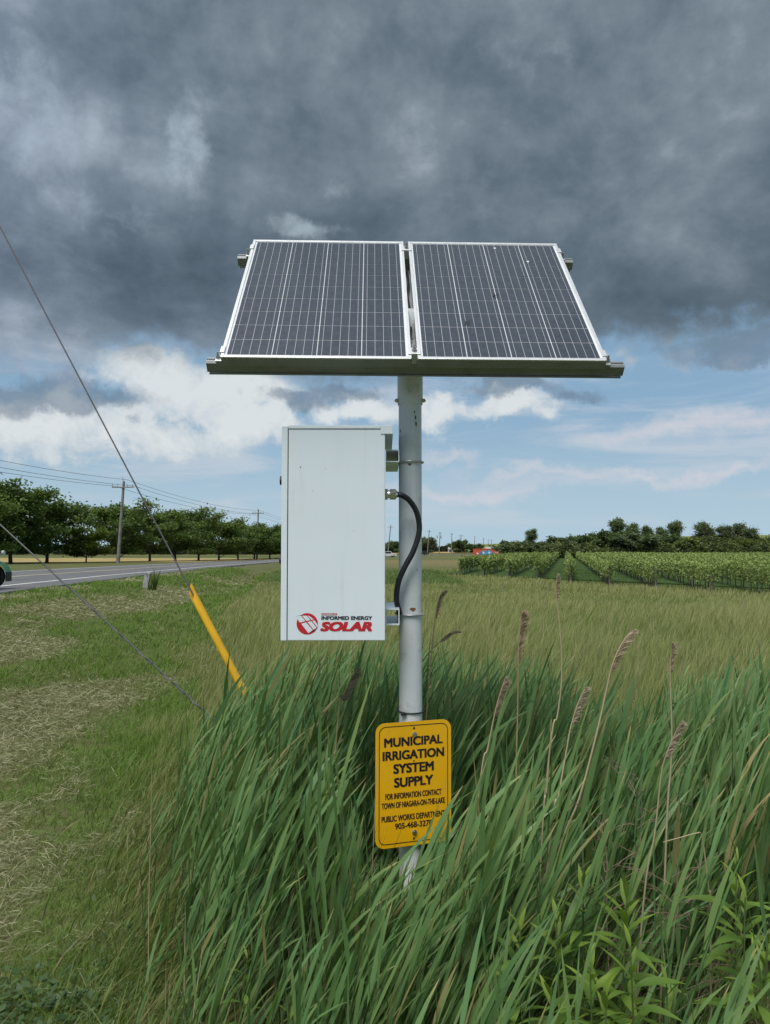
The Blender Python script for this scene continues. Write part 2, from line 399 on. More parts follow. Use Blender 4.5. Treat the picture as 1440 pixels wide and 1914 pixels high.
def text(name, s, w_, h_, m, parent, loc, rot=None, bold=0.0, shear=0.0, ext=0.0004, align='L'):
    cu = bpy.data.curves.new('t', 'FONT'); cu.body = s; cu.size = 1; cu.shear = shear; cu.extrude = 0; cu.resolution_u = 4
    to = bpy.data.objects.new('t', cu); COL.objects.link(to)
    dg = bpy.context.evaluated_depsgraph_get(); me = bpy.data.meshes.new_from_object(to.evaluated_get(dg))
    COL.objects.unlink(to); bpy.data.objects.remove(to)
    co = np.empty(len(me.vertices) * 3); me.vertices.foreach_get('co', co); co = co.reshape(-1, 3)
    lo, hi = co.min(0), co.max(0)
    co[:, 0] = (co[:, 0] - lo[0]) / (hi[0] - lo[0]) * w_; co[:, 1] = (co[:, 1] - lo[1]) / (hi[1] - lo[1]) * h_; co[:, 2] = 0
    nv = len(co); faces = [tuple(p.vertices) for p in me.polygons]; bpy.data.meshes.remove(me)
    V, Fc = [], []; bx, by = bold * h_, bold * h_ * .55       # heavier strokes: a few shifted copies
    co[:, 0] = co[:, 0] / w_ * (w_ - 2 * bx) + bx; co[:, 1] = co[:, 1] / h_ * (h_ - 2 * by) + by
    sh = [(0, 0)] if bold <= 0 else [(a_, b_) for a_ in (-1, -.33, .33, 1) for b_ in (-1, 1)]
    for i, (a_, b_) in enumerate(sh):
        V += [(x + a_ * bx, y + b_ * by, i * .00003) for x, y, _ in co]; Fc += [tuple(q + i * nv for q in f) for f in faces]
    me = bpy.data.meshes.new(name); me.from_pydata(V, [], Fc); me.materials.append(M[m])
    o = bpy.data.objects.new(name, me); o.location = loc
    if rot: o.rotation_euler = rot
    return link(o, parent)
def npmesh(name, co, quads, tris, col, m, parent=None):
    """fast mesh from numpy arrays, with a point colour attribute"""
    me = bpy.data.meshes.new(name)
    nq, ntr = len(quads), len(tris)
    me.vertices.add(len(co)); me.vertices.foreach_set('co', np.ascontiguousarray(co, np.float32).ravel())
    me.loops.add(nq * 4 + ntr * 3); me.polygons.add(nq + ntr)
    li = np.concatenate([np.asarray(quads, np.int32).ravel(), np.asarray(tris, np.int32).ravel()])
    me.loops.foreach_set('vertex_index', li)
    st = np.concatenate([np.arange(nq) * 4, nq * 4 + np.arange(ntr) * 3]).astype(np.int32)
    me.polygons.foreach_set('loop_start', st)
    me.polygons.foreach_set('use_smooth', np.ones(nq + ntr, bool))
    at = me.color_attributes.new('Col', 'FLOAT_COLOR', 'POINT')
    c4 = np.ones((len(co), 4), np.float32); c4[:, :3] = col
    at.data.foreach_set('color', c4.ravel())
    me.materials.append(M[m]); me.update(calc_edges=True)
    o = bpy.data.objects.new(name, me); return link(o, parent)
def ribbons(C, Wd, side, col):
    """C (N,S,3) centre lines, Wd (N,S) half widths (last tapers to a point), side (N,3), col (N,S,3)"""
    N, S, _ = C.shape
    L = C[:, :-1] - side[:, None] * Wd[:, :-1, None]; Rr = C[:, :-1] + side[:, None] * Wd[:, :-1, None]
    co = np.concatenate([L, Rr, C[:, -1:]], 1)                     # (N, 2(S-1)+1, 3)
    cc = np.concatenate([col[:, :-1], col[:, :-1], col[:, -1:]], 1)
    nv = 2 * (S - 1) + 1; K = S - 1
    b = (np.arange(N) * nv)[:, None]
    q = np.stack([b + np.arange(K - 1), b + K + np.arange(K - 1), b + K + np.arange(1, K), b + np.arange(1, K)], -1).reshape(-1, 4)
    t = np.concatenate([b + K - 1, b + 2 * K - 1, b + 2 * K], 1)
    return co.reshape(-1, 3), q, t, cc.reshape(-1, 3)
def stack(parts):
    co, q, t, c_ = [], [], [], []; n = 0
    for a, b, d, e in parts:
        co.append(a); q.append(b + n); t.append(d + n); c_.append(e); n += len(a)
    return np.concatenate(co), np.concatenate(q), np.concatenate(t), np.concatenate(c_)
def unit(v): return v / np.maximum(np.linalg.norm(v, axis=-1, keepdims=True), 1e-9)
ORD = ['zeroth', 'first', 'second', 'third', 'fourth', 'fifth', 'sixth', 'seventh', 'eighth', 'ninth', 'tenth', 'eleventh', 'twelfth', 'thirteenth', 'fourteenth',
       'fifteenth', 'sixteenth', 'seventeenth', 'eighteenth', 'nineteenth']
TENS = {2: 'twenty', 3: 'thirty', 4: 'forty', 5: 'fifty'}
def ordinal(n):
    if n < 20: return ORD[n]
    a, b = divmod(n, 10)
    return (TENS[a][:-1] + 'ieth') if b == 0 else TENS[a] + '-' + ORD[b]

# ================================================================== SETTING
def warp(a, b, n, k):
    t = np.linspace(0, 1, n); return a + (b - a) * (np.exp(k * t) - 1) / (math.exp(k) - 1)
def ground():
    ys = np.concatenate([np.linspace(-40, -2, 14)[:-1], warp(-2, 5000, 190, 7.5)])
    xp = warp(0, 4000, 130, 8.0); xs = np.concatenate([-xp[::-1][:-1], xp])
    X, Y = np.meshgrid(xs, ys); Z = tz(X, Y)
    # lower the ground a little under the road slab
    inr = (X < road_x(Y) + 0.3) & (X > road_x(Y) - ROADW - 0.3)
    Z = np.where(inr, Z - 0.10, Z)
    ny, nx = X.shape; idx = np.arange(nx * ny).reshape(ny, nx)
    q = np.stack([idx[:-1, :-1], idx[:-1, 1:], idx[1:, 1:], idx[1:, :-1]], -1).reshape(-1, 4)
    o = npmesh('ground', np.stack([X, Y, Z], -1).reshape(-1, 3), q, np.zeros((0, 3), int), np.ones((X.size, 3)), 'ground')
    tag(o, kind='structure')
ground()
def strip(name, m, off0, off1, y0, y1, dz_, parent=None, dash=None, skirt=0.0):
    ys = np.concatenate([np.arange(y0, 60, 1.5), np.arange(60, min(y1, 600), 6)])
    V, Fc = [], []
    for i, y in enumerate(ys):
        x = float(road_x(y)); z = float(road_z(y)) + dz_
        row = [(x - off0, y, z), (x - off1, y, z)]
        if skirt: row = [(x - off0 + 0.12, y, z - skirt)] + row + [(x - off1 - 0.12, y, z - skirt)]
        V += row
    n = len(V) // len(ys)
    for i in range(len(ys) - 1):
        if dash and int(ys[i] // dash) % 2: continue
        for k in range(n - 1): Fc.append((i * n + k, (i + 1) * n + k, (i + 1) * n + k + 1, i * n + k + 1))
    o = obj(name, (V, Fc), m, parent)
    return o
road = strip('road', 'asphalt', 0, ROADW, -40, 600, 0.03, skirt=0.35); tag(road, kind='structure')
strip('edge_line', 'line', 1.45, 1.62, -40, 420, 0.035, road)
strip('centre_line', 'amber', 5.05, 5.25, -40, 420, 0.035, road)
strip('edge_line', 'line', 9.35, 9.53, -40, 420, 0.035, road)
def sheet(name, m, pts, dz_, n=14):
    """ground-hugging sheet from a quad of plan points"""
    a, b, c_, d = [Vector(p) for p in pts]; V, Fc = [], []
    for i in range(n + 1):
        for j in range(n + 1):
            u, v = i / n, j / n
            p = a * (1 - u) * (1 - v) + b * u * (1 - v) + c_ * u * v + d * (1 - u) * v
            V.append((p.x, p.y, gz(p.x, p.y) + dz_))
    for i in range(n):
        for j in range(n):
            k = i * (n + 1) + j; Fc.append((k, k + n + 1, k + n + 2, k + 1))
    return tag(obj(name, (V, Fc), m, None, True), kind='structure')
sheet('ripe_field', 'wheat', [(-600, 104), (-27, 104), (-25, 185), (-600, 215)], 0.05, 20)
sheet('ripe_field', 'wheat', [(-15, 330), (90, 420), (160, 620), (-120, 620)], 0.25, 20)
VD = 0.2345                                        # vineyard row direction: dx per dy
sheet('vineyard_grass', 'alley', [(4.2, 71), (40, 12), (130, 190), (32, 190)], 0.06, 60)
def hill():
    V, Fc = [], []; n = 60
    for i in range(n + 1):
        x = 60 + 700 * i / n
        h = 13.5 * math.exp(-((x - 330) / 210) ** 2) + 1.2 * math.sin(x * 0.02)
        V += [(x, 520, -2), (x, 640, h * 0.75), (x, 760, h + 2), (x, 1300, -2)]
    for i in range(n):
        for k in range(3): Fc.append((i * 4 + k, i * 4 + 4 + k, i * 4 + 5 + k, i * 4 + 1 + k))
    tag(obj('hill', (V, Fc), 'hill', None, True), kind='structure')
hill()

# ================================================================== SOLAR ARRAY ON ITS POST
PX, PY, PR = 0.0985, 3.0, 0.0448
post = empty('steel_post', (PX, PY, gz(PX, PY)))
tag(post, 'painted grey steel post carrying the solar panels, cabinet and yellow sign', 'post')
zb = post.location.z
Ztop = P(767, 640, PY).z; Zsl = P(767, 757, PY).z
pipe_path = [(0, 0, -0.3 + 0), (0, 0, 0.8), (0, 0, Zsl - zb + 0.1)]
obj('pipe', tube(pipe_path, PR, 40), 'post', post, True)
slv = obj('sleeve', join(tube([(0, 0, Zsl - zb), (0, 0, Zsl - zb + 0.006), (0, 0, Ztop - zb + 0.12)], [PR + 0.0035, PR + 0.005, PR + 0.005], 40)), 'post', post, True)
zbolt = P(767, 750, PY).z - zb
for s in (-1, 1):
    obj('bolt', join(cyl((s * (PR + .002), -.014, zbolt), (s * (PR + .013), -.014, zbolt), .0075, 6), cyl((s * (PR + .011), -.014, zbolt), (s * (PR + .016), -.014, zbolt), .004, 8)), 'steel', slv)
for px_, py_, s_ in ((778, 792, .006), (777, 780, .005), (775, 770, .004), (749, 804, .004), (780, 1065, .003)):
    a = P(px_, py_, PY - PR) - Vector(post.location); th = math.asin(max(-1, min(1, a.x / PR)))
    q = Vector((math.sin(th) * (PR + .0005), -math.cos(th) * (PR + .0005), a.z))
    obj('paint_chip', tube([q + Vector((0, 0, -s_ * 1.6)), q, q + Vector((0, 0, s_ * 1.6))], [s_ * .2, s_ * .55, s_ * .2], 6), 'dark', post)
for px_, py_, s_ in ((766, 868, .010), (772, 1139, .016)):
    a = P(px_, py_, PY - PR) - Vector(post.location); V = []
    n = 9
    for i in range(n):
        for j in range(4):
            th = math.asin(max(-.99, min(.99, a.x / PR))) + (i / (n - 1) - .5) * s_ / PR * 1.5
            V.append((math.sin(th) * (PR + .0006), -math.cos(th) * (PR + .0006), a.z + (j / 3 - .5) * s_ * .9 * math.sin(math.pi * (i + .4) / n) + .0015 * math.sin(i * 1.1)))
    obj('rust_stain', (V, [(i * 4 + j, i * 4 + 4 + j, i * 4 + 5 + j, i * 4 + 1 + j) for i in range(n - 1) for j in range(3)]), 'rust', post)

# panel plane (fitted to the four outer corners in the photo)
PC = Vector((0.10478, 2.68909, 2.42194)); TILT, YAW, ROLL = 0.77808, 0.02102, -0.00486
ux = Vector((math.cos(YAW) * math.cos(ROLL), math.sin(YAW) * math.cos(ROLL), math.sin(ROLL)))
vv = Vector((-math.sin(YAW) * math.cos(TILT), math.cos(YAW) * math.cos(TILT), math.sin(TILT)))
vv = (vv - ux * vv.dot(ux)).normalized(); nn = ux.cross(vv)
PM = Matrix(((ux.x, vv.x, nn.x, PC.x), (ux.y, vv.y, nn.y, PC.y), (ux.z, vv.z, nn.z, PC.z), (0, 0, 0, 1)))
PWID, PLEN, GAP, TH = 0.671, 1.02, 0.023, 0.035
def rootm(name, mtx):
    o = bpy.data.objects.new(name, None); o.empty_display_size = .1; o.matrix_world = mtx; return link(o)
cellm = None; busm = None
for side, lab in ((-1, 'left solar panel in silver frame, tilted on the steel post'), (1, 'right solar panel with dark debris specks, tilted on the steel post')):
    x0 = side * (GAP / 2 + PWID / 2)
    pn = rootm('solar_panel', PM @ Matrix.Translation((x0, 0, 0)))
    tag(pn, lab, 'solar panel', 'pair of tilted solar panels')
    hw = PWID / 2; lip = 0.011
    fr = join(box(-hw, -hw + lip, 0, PLEN, -.0045, 0.0015, .0012), box(hw - lip, hw, 0, PLEN, -.0045, 0.0015, .0012),
              box(-hw + lip, hw - lip, 0, lip + .004, -.0045, 0.0012, .001), box(-hw + lip, hw - lip, PLEN - lip - .004, PLEN, -.0045, 0.0012, .001),
              box(-hw - .0005, -hw + .004, .002, PLEN - .002, -.0042, .0022), box(hw - .004, hw + .0005, .002, PLEN - .002, -.0042, .0022))
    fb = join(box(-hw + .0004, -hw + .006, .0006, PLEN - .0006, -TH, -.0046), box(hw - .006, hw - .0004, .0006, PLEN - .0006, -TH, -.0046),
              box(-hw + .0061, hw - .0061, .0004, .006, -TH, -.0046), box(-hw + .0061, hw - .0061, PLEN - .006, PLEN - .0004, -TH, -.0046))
    frm = obj('frame', fb, 'rail', pn); obj('front_lip', fr, 'alu', frm)  # one silver frame: shade on its sides is put into the colour
    sh = obj('backsheet', box(-hw + .009, hw - .009, .009, PLEN - .009, -.008, -.003), 'sheet', pn)
    jb = obj('junction_box', box(-.055, .055, PLEN - .17, PLEN - .07, -.033, -.008, .003), 'black', pn)
    ncx, ncy = 4, 9; mx, my, g = .019, .022, .0046
    cw = (PWID - 2 * mx - (ncx - 1) * .0030) / ncx; ch = (PLEN - 2 * my - (ncy - 1) * g) / ncy
    if cellm is None:
        cellm = obj('cell', box(0, cw, 0, ch, -.0026, -.0014), 'cell', None); cdata = cellm.data; bpy.data.objects.remove(cellm)
        bt = obj('busbar', box(-.0007, .0007, .013, PLEN - .013, -.0013, -.0009), 'bus', None); bdata = bt.data; bpy.data.objects.remove(bt)
    for i in range(ncx):
        for j in range(ncy):
            c_ = bpy.data.objects.new('cell', cdata); c_.location = (-hw + mx + i * (cw + .0030), my + j * (ch + g), 0); link(c_, pn)
        for k in range(5):
            b_ = bpy.data.objects.new('busbar', bdata); b_.location = (-hw + mx + i * (cw + .0030) + cw * (k + .5) / 5, 0, 0); link(b_, pn)
# rack: two rails, clamps, pole head
rack = rootm('panel_rack', PM); tag(rack, 'aluminium rack of two long rails and clamps under the solar panels', 'rack')
RL = 0.735
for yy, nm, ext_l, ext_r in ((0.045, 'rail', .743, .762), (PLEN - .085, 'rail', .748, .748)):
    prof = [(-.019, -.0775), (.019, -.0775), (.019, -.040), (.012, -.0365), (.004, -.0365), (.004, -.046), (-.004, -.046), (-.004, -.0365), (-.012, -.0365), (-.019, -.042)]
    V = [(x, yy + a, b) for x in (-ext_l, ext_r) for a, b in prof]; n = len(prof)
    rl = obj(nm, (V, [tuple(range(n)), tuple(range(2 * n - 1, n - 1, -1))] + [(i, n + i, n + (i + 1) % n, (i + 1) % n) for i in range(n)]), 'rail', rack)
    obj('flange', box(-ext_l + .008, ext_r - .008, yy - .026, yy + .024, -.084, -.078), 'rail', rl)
    for xx in (-(PWID + GAP / 2) - .014, 0.0, PWID + GAP / 2 + .014):
        if xx == 0:
            cl = obj('mid_clamp', join(box(-.022, .022, yy - .020, yy + .020, .0026, .0065, .001), box(-.009, .009, yy - .02, yy + .02, -.036, .0024)), 'alu', rack)
            hz = .0066
        else:
            s = 1 if xx > 0 else -1
            cl = obj('end_clamp', join(box(xx - .013, xx + .013, yy - .02, yy + .02, -.036, -.030, .001), box(xx - s * .012 - .003, xx - s * .012 + .003, yy - .02, yy + .02, -.030, .0024),
                                       box(min(xx - s * .024, xx - s * .008), max(xx - s * .024, xx - s * .008), yy - .02, yy + .02, .0026, .0062, .001)), 'alu', rack)
            hz = -.030
            xx += s * .004
        obj('clamp_bolt', join(cyl((xx, yy, hz), (xx, yy, hz + .004), .010, 16), cyl((xx, yy, hz + .004), (xx, yy, hz + .011), .0075, 6), cyl((xx, yy, hz + .011), (xx, yy, hz + .024), .004, 8)), 'steel', cl)
obj('spine', box(-.03, .03, .07, PLEN - .11, -.105, -.0845, .002), 'galv', rack)
obj('pole_head', box(-.034, .034, .30, .62, -.19, -.1055, .004), 'galv', rack)
obj('panel_lead', tube(bez([(-.02, .15, -.06), (.0, .3, -.05), (.004, .45, -.055), (-.004, .6, -.05), (.006, .75, -.055), (0, .9, -.06)], 6), .004, 8), 'black', rack, True)
# debris on the right panel
def on_panel(px_, py_):
    r = ray(px_, py_); o = Vector((0, 0, CAMZ)); t = (PC - o).dot(nn) / r.dot(nn); return o + r * t
for px_, py_, s_, lab in ((927, 552, .019, 'dark twisted leaf scrap in the middle of the right solar panel'), (874, 604, .016, 'dark curled leaf scrap low on the right solar panel'), (980, 519, .008, 'tiny black speck high on the right solar panel')):
    p = on_panel(px_, py_) + nn * .002; V, Fc = [], []
    for k in range(7):
        th = k * .9; V += [p + ux * s_ * (math.cos(th) * (.4 + .1 * k)) + vv * s_ * (math.sin(th) * .7) + nn * (.001 + .003 * (k % 2)), p + ux * s_ * .4 * math.cos(th + 1.2) + vv * s_ * .4 * math.sin(th + 1) + nn * .004]
    Fc = [(2 * i, 2 * i + 1, 2 * i + 3, 2 * i + 2) for i in range(6)]
    tag(obj('leaf_scrap', (V, Fc), 'dark'), lab, 'leaf scrap', 'leaf scraps on the panel')
for px_, py_, s_, lab in ((925, 464, .007, 'white dropping near the top edge of the right solar panel'), (987, 489, .008, 'white dropping near the top right of the right solar panel')):
    p = on_panel(px_, py_) + nn * .0006; rr_ = random.Random(px_)
    pts = [p + ux * s_ * math.cos(t * .7) * rr_.uniform(.5, 1) + vv * s_ * 1.4 * math.sin(t * .7) * rr_.uniform(.5, 1) for t in range(9)]
    V = pts + [p + nn * .0012]; tag(obj('bird_dropping', (V, [(i, (i + 1) % 9, 9) for i in range(9)]), 'sheet'), lab, 'dropping', 'bird droppings on the panel')

# ------------------------------------------------------------------ cabinet
FY = 2.78                                           # face towards the camera
cL = P(526, 1000, FY).x; cR = 0.0; cT = P(620, 797, FY).z; cB = P(620, 1197, FY).z; CD = 0.44
cab = empty('control_cabinet', ((cL + cR) / 2, FY + CD / 2, cB)); tag(cab, 'white metal electrical cabinet with red solar logo hung on the post', 'cabinet')
ox, oy, oz = cab.location
dL = P(538, 1000, FY).x
def cb(*a, bev=0.0): x0, x1, y0, y1, z0, z1 = a; return box(x0 - ox, x1 - ox, y0 - oy, y1 - oy, z0 - oz, z1 - oz, bev)
obj('body', cb(dL + .0015, cR, FY, FY + CD, cB, cT - .0105, bev=.002), 'white', cab)
obj('door_gasket', cb(dL - .0012, dL + .0013, FY + .004, FY + CD - .004, cB + .004, cT - .014), 'dark', cab)
door = obj('door', cb(cL, dL - .0014, FY - .0015, FY + CD + .0015, cB - .001, cT + .001, bev=.002), 'white', cab)
obj('hood', cb(dL + .001, cR - .016, FY - .003, FY + CD + .003, cT - .0085, cT + .004, bev=.0015), 'white', cab)
obj('hood_lip', cb(cR - .0158, cR + .029, FY - .003, FY + CD + .003, cT - .028, cT + .004, bev=.0015), 'white', cab)
for py_ in (897, 1046):
    z = P(525, py_, FY).z - oz
    obj('latch', join(cyl((cL - ox, -CD / 2 + .03, z), (cL - ox - .009, -CD / 2 + .03, z), .016, 20)), 'black', door, True)
# C-channel brackets and U-bolts
def channel(z0, z1, name='mount_bracket'):
    xa, xb = cR + .003, PX - PR - .001; t = .0035; ya, yb = FY + .05, FY + CD - .03
    o = obj(name, join(cb(xa, xb, ya, yb, z1 - t, z1), cb(xa, xb, ya, yb, z0, z0 + t), cb(xb - t, xb, ya + .0005, yb - .0005, z0 + t, z1 - t), cb(xa, xa + t, ya + .03, yb - .03, z0 + t, z1 - t)), 'white', cab)
    return o
zu1, zu0 = P(734, 841, FY + .06).z, P(734, 864, FY + .06).z
zl1, zl0 = P(734, 1138, FY + .06).z, P(734, 1168, FY + .06).z
for (z0, z1, py_, m_) in ((zu0, zu1, 862, 'galv'), (zl0, zl1, 1150, 'galv')):
    b_ = channel(z0, z1); zc = P(767, py_, PY - PR).z
    u = obj('u_bolt', join(ring((PX - ox, PY - oy, zc - oz), (0, 0, 1), PR + .0052, .004, 40, 8), cyl((PX - PR - .014 - ox, PY + PR - oy + .003, zc - oz), (PX - ox, PY + PR + .005 - oy, zc - oz), .004, 8)), m_, cab, True)
# cable gland
gz0 = P(730, 924, 2.87)
gl = obj('cable_gland', join(cyl((cR - ox, 2.87 - oy, gz0.z - oz), (cR + .010 - ox, 2.87 - oy, gz0.z - oz), .021, 6), cyl((cR + .010 - ox, 2.87 - oy, gz0.z - oz), (cR + .018 - ox, 2.87 - oy, gz0.z - oz), .015, 16),
                         cyl((cR + .018 - ox, 2.87 - oy, gz0.z - oz), (cR + .040 - ox, 2.87 - oy, gz0.z - oz), .0205, 6), cyl((cR + .040 - ox, 2.87 - oy, gz0.z - oz), (cR + .047 - ox, 2.87 - oy, gz0.z - oz), .017, 16, .012)), 'chrome', cab)
# lettering and logo on the side
def side_xz(px_, py_): q = P(px_, py_, FY); return q.x, q.z
def lettering(s, x0, x1, y0, y1, m, name='lettering', d=.0008, **k):
    a = side_xz(x0, y1); b_ = side_xz(x1, y0)
    return text(name, s, b_[0] - a[0], b_[1] - a[1], m, cab, (a[0] - ox, FY - d - oy, a[1] - oz), (R(90), 0, 0), **k)
lettering('INFORMED ENERGY', 601, 696, 1151.5, 1158.5, 'navy', bold=.07)
lettering('SOLAR', 599, 696, 1162, 1180, 'red', bold=.10, shear=.22)
def flat(name, pts, m, d, parent=cab):
    V = []
    for px_, py_ in pts: x, z = side_xz(px_, py_); V.append((x - ox, FY - d - oy, z - oz))
    return obj(name, (V, [tuple(range(len(V)))]), m, parent)
flat('lettering_bar', [(601, 1150), (601, 1146), (630.5, 1146), (630.5, 1150)], 'red', .0006)
lettering('POWERED BY', 602, 629.6, 1146.7, 1149.4, 'white', d=.0011, bold=.04)
lg = flat('logo', [(574.7 + 20 * math.cos(t * math.pi / 20), 1166 + 20 * math.sin(t * math.pi / 20)) for t in range(40)], 'red', .0006)
zp = lambda x, y: (530 + x / 7.2, 1090 + y / 7.2)
for q in ([(170, 441), (238, 438), (298, 512), (222, 530), (196, 492)], [(250, 437), (312, 437), (366, 497), (312, 509)], [(325, 437), (348, 440), (410, 488), (380, 495)],
          [(240, 546), (306, 528), (397, 630), (338, 672)], [(325, 523), (376, 511), (448, 602), (408, 625)], [(389, 507), (421, 501), (462, 562), (462, 584), (455, 592)]):
    flat('logo_pane', [zp(*p) for p in q], 'white', .0011)
flat('logo_swoosh', [zp(165, 443), zp(240, 431), zp(320, 432), zp(240, 437)], 'navy', .0013)
flat('logo_swoosh', [zp(335, 676), zp(420, 640), zp(482, 572), zp(430, 622)], 'navy', .0013)
for px_, py_, r_ in ((562, 873, .0028), (609, 876, .0015), (585, 917, .0014), (660, 992, .0012)):
    x, z = side_xz(px_, py_); obj('scuff_mark', cyl((x - ox, FY - .0008 - oy, z - oz), (x - ox, FY + .0002 - oy, z - oz), r_, 10), 'concrete', cab)

# ------------------------------------------------------------------ conduit
cp = [(741, 924, 2.87), (752, 926, 2.872), (766, 936, 2.885), (778, 955, 2.90), (784, 980, 2.91), (782, 1003, 2.912), (772, 1032, 2.912), (758, 1058, 2.912), (747, 1082, 2.914), (742, 1106, 2.92), (742.5, 1128, 2.93), (748, 1148, 2.945)]
path = bez([P(*q) for q in cp], 14)
rs = [.0102 + .0006 * (i % 2) for i in range(len(path))]
tag(obj('flexible_conduit', tube(path, rs, 14), 'black', None, True), 'black flexible conduit curving across the post from the cabinet', 'conduit')
tz_ = P(768, 1334, PY - PR).z
ct = obj('cable_tie', join(ring((PX, PY, tz_), (0.03, 0.02, 1), PR + .0025, .003, 40, 6), box(PX - .038, PX - .018, PY - PR - .008, PY - PR + .012, tz_ - .006, tz_ + .003)), 'black', None, True)
tag(ct, 'black cable tie round the post just above the yellow sign', 'cable tie')

# ------------------------------------------------------------------ yellow sign
SW, SH = .305, .457
sg = empty('information_sign'); SC_ = P(774, 1463.5, PY - PR - .012)
sg.location = SC_; sg.rotation_euler = (R(90) - .01, R(.4), R(19)); tag(sg, 'yellow municipal irrigation notice fixed to the post above the reeds', 'sign')
def rrect(w_, h_, r, n=8):
    pts = []
    for cx, cy, a in ((w_ / 2 - r, h_ / 2 - r, 0), (-w_ / 2 + r, h_ / 2 - r, 90), (-w_ / 2 + r, -h_ / 2 + r, 180), (w_ / 2 - r, -h_ / 2 + r, 270)):
        for k in range(n + 1):
            t = R(a + 90 * k / n); pts.append((cx + r * math.cos(t), cy + r * math.sin(t)))
    return pts
obj('plate', poly_prism(rrect(SW, SH, .036), -.0016, 0), 'yellow', sg)
oa, ob = rrect(SW - .026, SH - .026, .027), rrect(SW - .032, SH - .032, .024); n = len(oa)
obj('border', ([(x, y, .0006) for x, y in oa] + [(x, y, .0006) for x, y in ob], [(i, (i + 1) % n, n + (i + 1) % n, n + i) for i in range(n)]), 'ink', sg)
# rows: text, width as share of plate, centre y (share from the top), height share
for s, wsh, yc, hsh, bd in (('MUNICIPAL', .775, .158, .074, .055), ('IRRIGATION', .815, .265, .074, .055), ('SYSTEM', .535, .373, .078, .055), ('SUPPLY', .515, .484, .078, .055),
                            ('FOR INFORMATION CONTACT', .74, .590, .047, .032), ('TOWN OF NIAGARA-ON-THE-LAKE', .835, .662, .047, .032), ('PUBLIC WORKS DEPARTMENT', .835, .767, .047, .032), ('905-468-3278', .49, .832, .047, .032)):
    w_, h_ = SW * wsh, SH * hsh
    text('lettering', s, w_, h_, 'ink', sg, (-w_ / 2 - .001, SH * (.5 - yc) - h_ / 2, .0008), None, bold=bd)
for yc, r_, m_ in ((.055, .0045, 'dark'), (.32, .003, 'dark'), (.945, .0045, 'dark')):
    obj('bolt_hole', cyl((0, SH * (.5 - yc), -.0002), (0, SH * (.5 - yc), .0008), r_, 12), m_, sg)
for yc in (.107, .895):
    obj('bolt', join(cyl((.002, SH * (.5 - yc), .0002), (.002, SH * (.5 - yc), .003), .0095, 20), cyl((.002, SH * (.5 - yc), .003), (.002, SH * (.5 - yc), .008), .0065, 6), cyl((0.002, SH * (.5 - yc), -.02), (0.002, SH * (.5 - yc), .0), .004, 8)), 'chrome', sg)

# ------------------------------------------------------------------ guy wires and their pole (out of frame on the left)
GY = 6.1
anc = P(565, 1496, GY); anc.z = gz(anc.x, GY) + .02
def lineto(a, b, X): t = (X - a.x) / (b.x - a.x); return a + (b - a) * t
A0, A1 = P(358, 1105, GY), P(0, 423, GY); B0, B1 = P(330, 1282, GY), P(0, 980, GY)
XP = -5.6
At, Bt = lineto(A0, A1, XP), lineto(B0, B1, XP)
Ab = lineto(A0, A1, anc.x); Bb = lineto(B0, B1, anc.x)
tag(obj('guy_wire', tube([Ab, A0, At], .0058, 8), 'wire', None, True), 'steep grey guy wire running up left out of the yellow guard tube', 'guy wire', 'guy wires of the roadside pole')
bw = empty('guy_wire', Bb); tag(bw, 'lower grey guy wire with doubled strand, slanting left above the mown grass', 'guy wire', 'guy wires of the roadside pole')
obj('strand', mv(tube([Bb, Bt], .0062, 8), -Bb), 'wire', bw, True)
e0, e1 = Bb + (Bt - Bb) * .02, B0 + (B1 - B0) * .78
hl = []
for i in range(161):
    t = i / 160; p = e0 + (e1 - e0) * t; th = t * 60
    hl.append(p + Vector((0, math.cos(th), math.sin(th))) * .0085 - Bb)
obj('wire_grip', tube(hl, .0042, 6), 'wire', bw, True)
for t in (.42, .55):
    p = e0 + (e1 - e0) * t - Bb; obj('wire_clip', xf(box(-.016, .016, -.011, .011, -.011, .011, .003), Matrix.Translation(p) @ Matrix.Rotation(.74, 4, 'Y')), 'wire', bw)
T0 = A0 + (A0 - A1).normalized() * .01; T1 = lineto(A0, A1, P(476, 1340, GY).x)
d = (T1 - T0).normalized(); rT = .029
cut = (T0 - T1).normalized()
u_ = d.cross(Vector((0, 1, 0))).normalized(); v_ = d.cross(u_)
V, Fc = [], []; n = 28
for ri, rr in ((0, rT), (1, rT - .003)):
    for k in range(n):
        th = 2 * math.pi * k / n; o_ = (u_ * math.cos(th) + v_ * math.sin(th)) * rr
        V.append(T0 + o_ + d * (o_.dot(Vector((-.75, -1, -.2))) * 1.7))
    for k in range(n):
        th = 2 * math.pi * k / n; V.append(T1 + (u_ * math.cos(th) + v_ * math.sin(th)) * rr * 1.05)
for k in range(n):
    k2 = (k + 1) % n
    Fc += [(k, k2, n + k2, n + k), (2 * n + k, 3 * n + k, 3 * n + k2, 2 * n + k2), (k, 2 * n + k, 2 * n + k2, k2)]
gg = obj('guy_guard', (V, Fc), 'guard', None, True)
tag(gg, 'yellow plastic guard tube slanting over a guy wire beside the reeds', 'guy guard')
tag(obj('guy_anchor', join(tube([Vector((anc.x, GY, anc.z - .15)), Ab - Vector((0, 0, .0))], .012, 10), ring(Ab, (0, 1, 0), .03, .008, 16, 6)), 'galv', None, True), 'galvanised anchor rod of the guy wires hidden in the reeds', 'anchor')

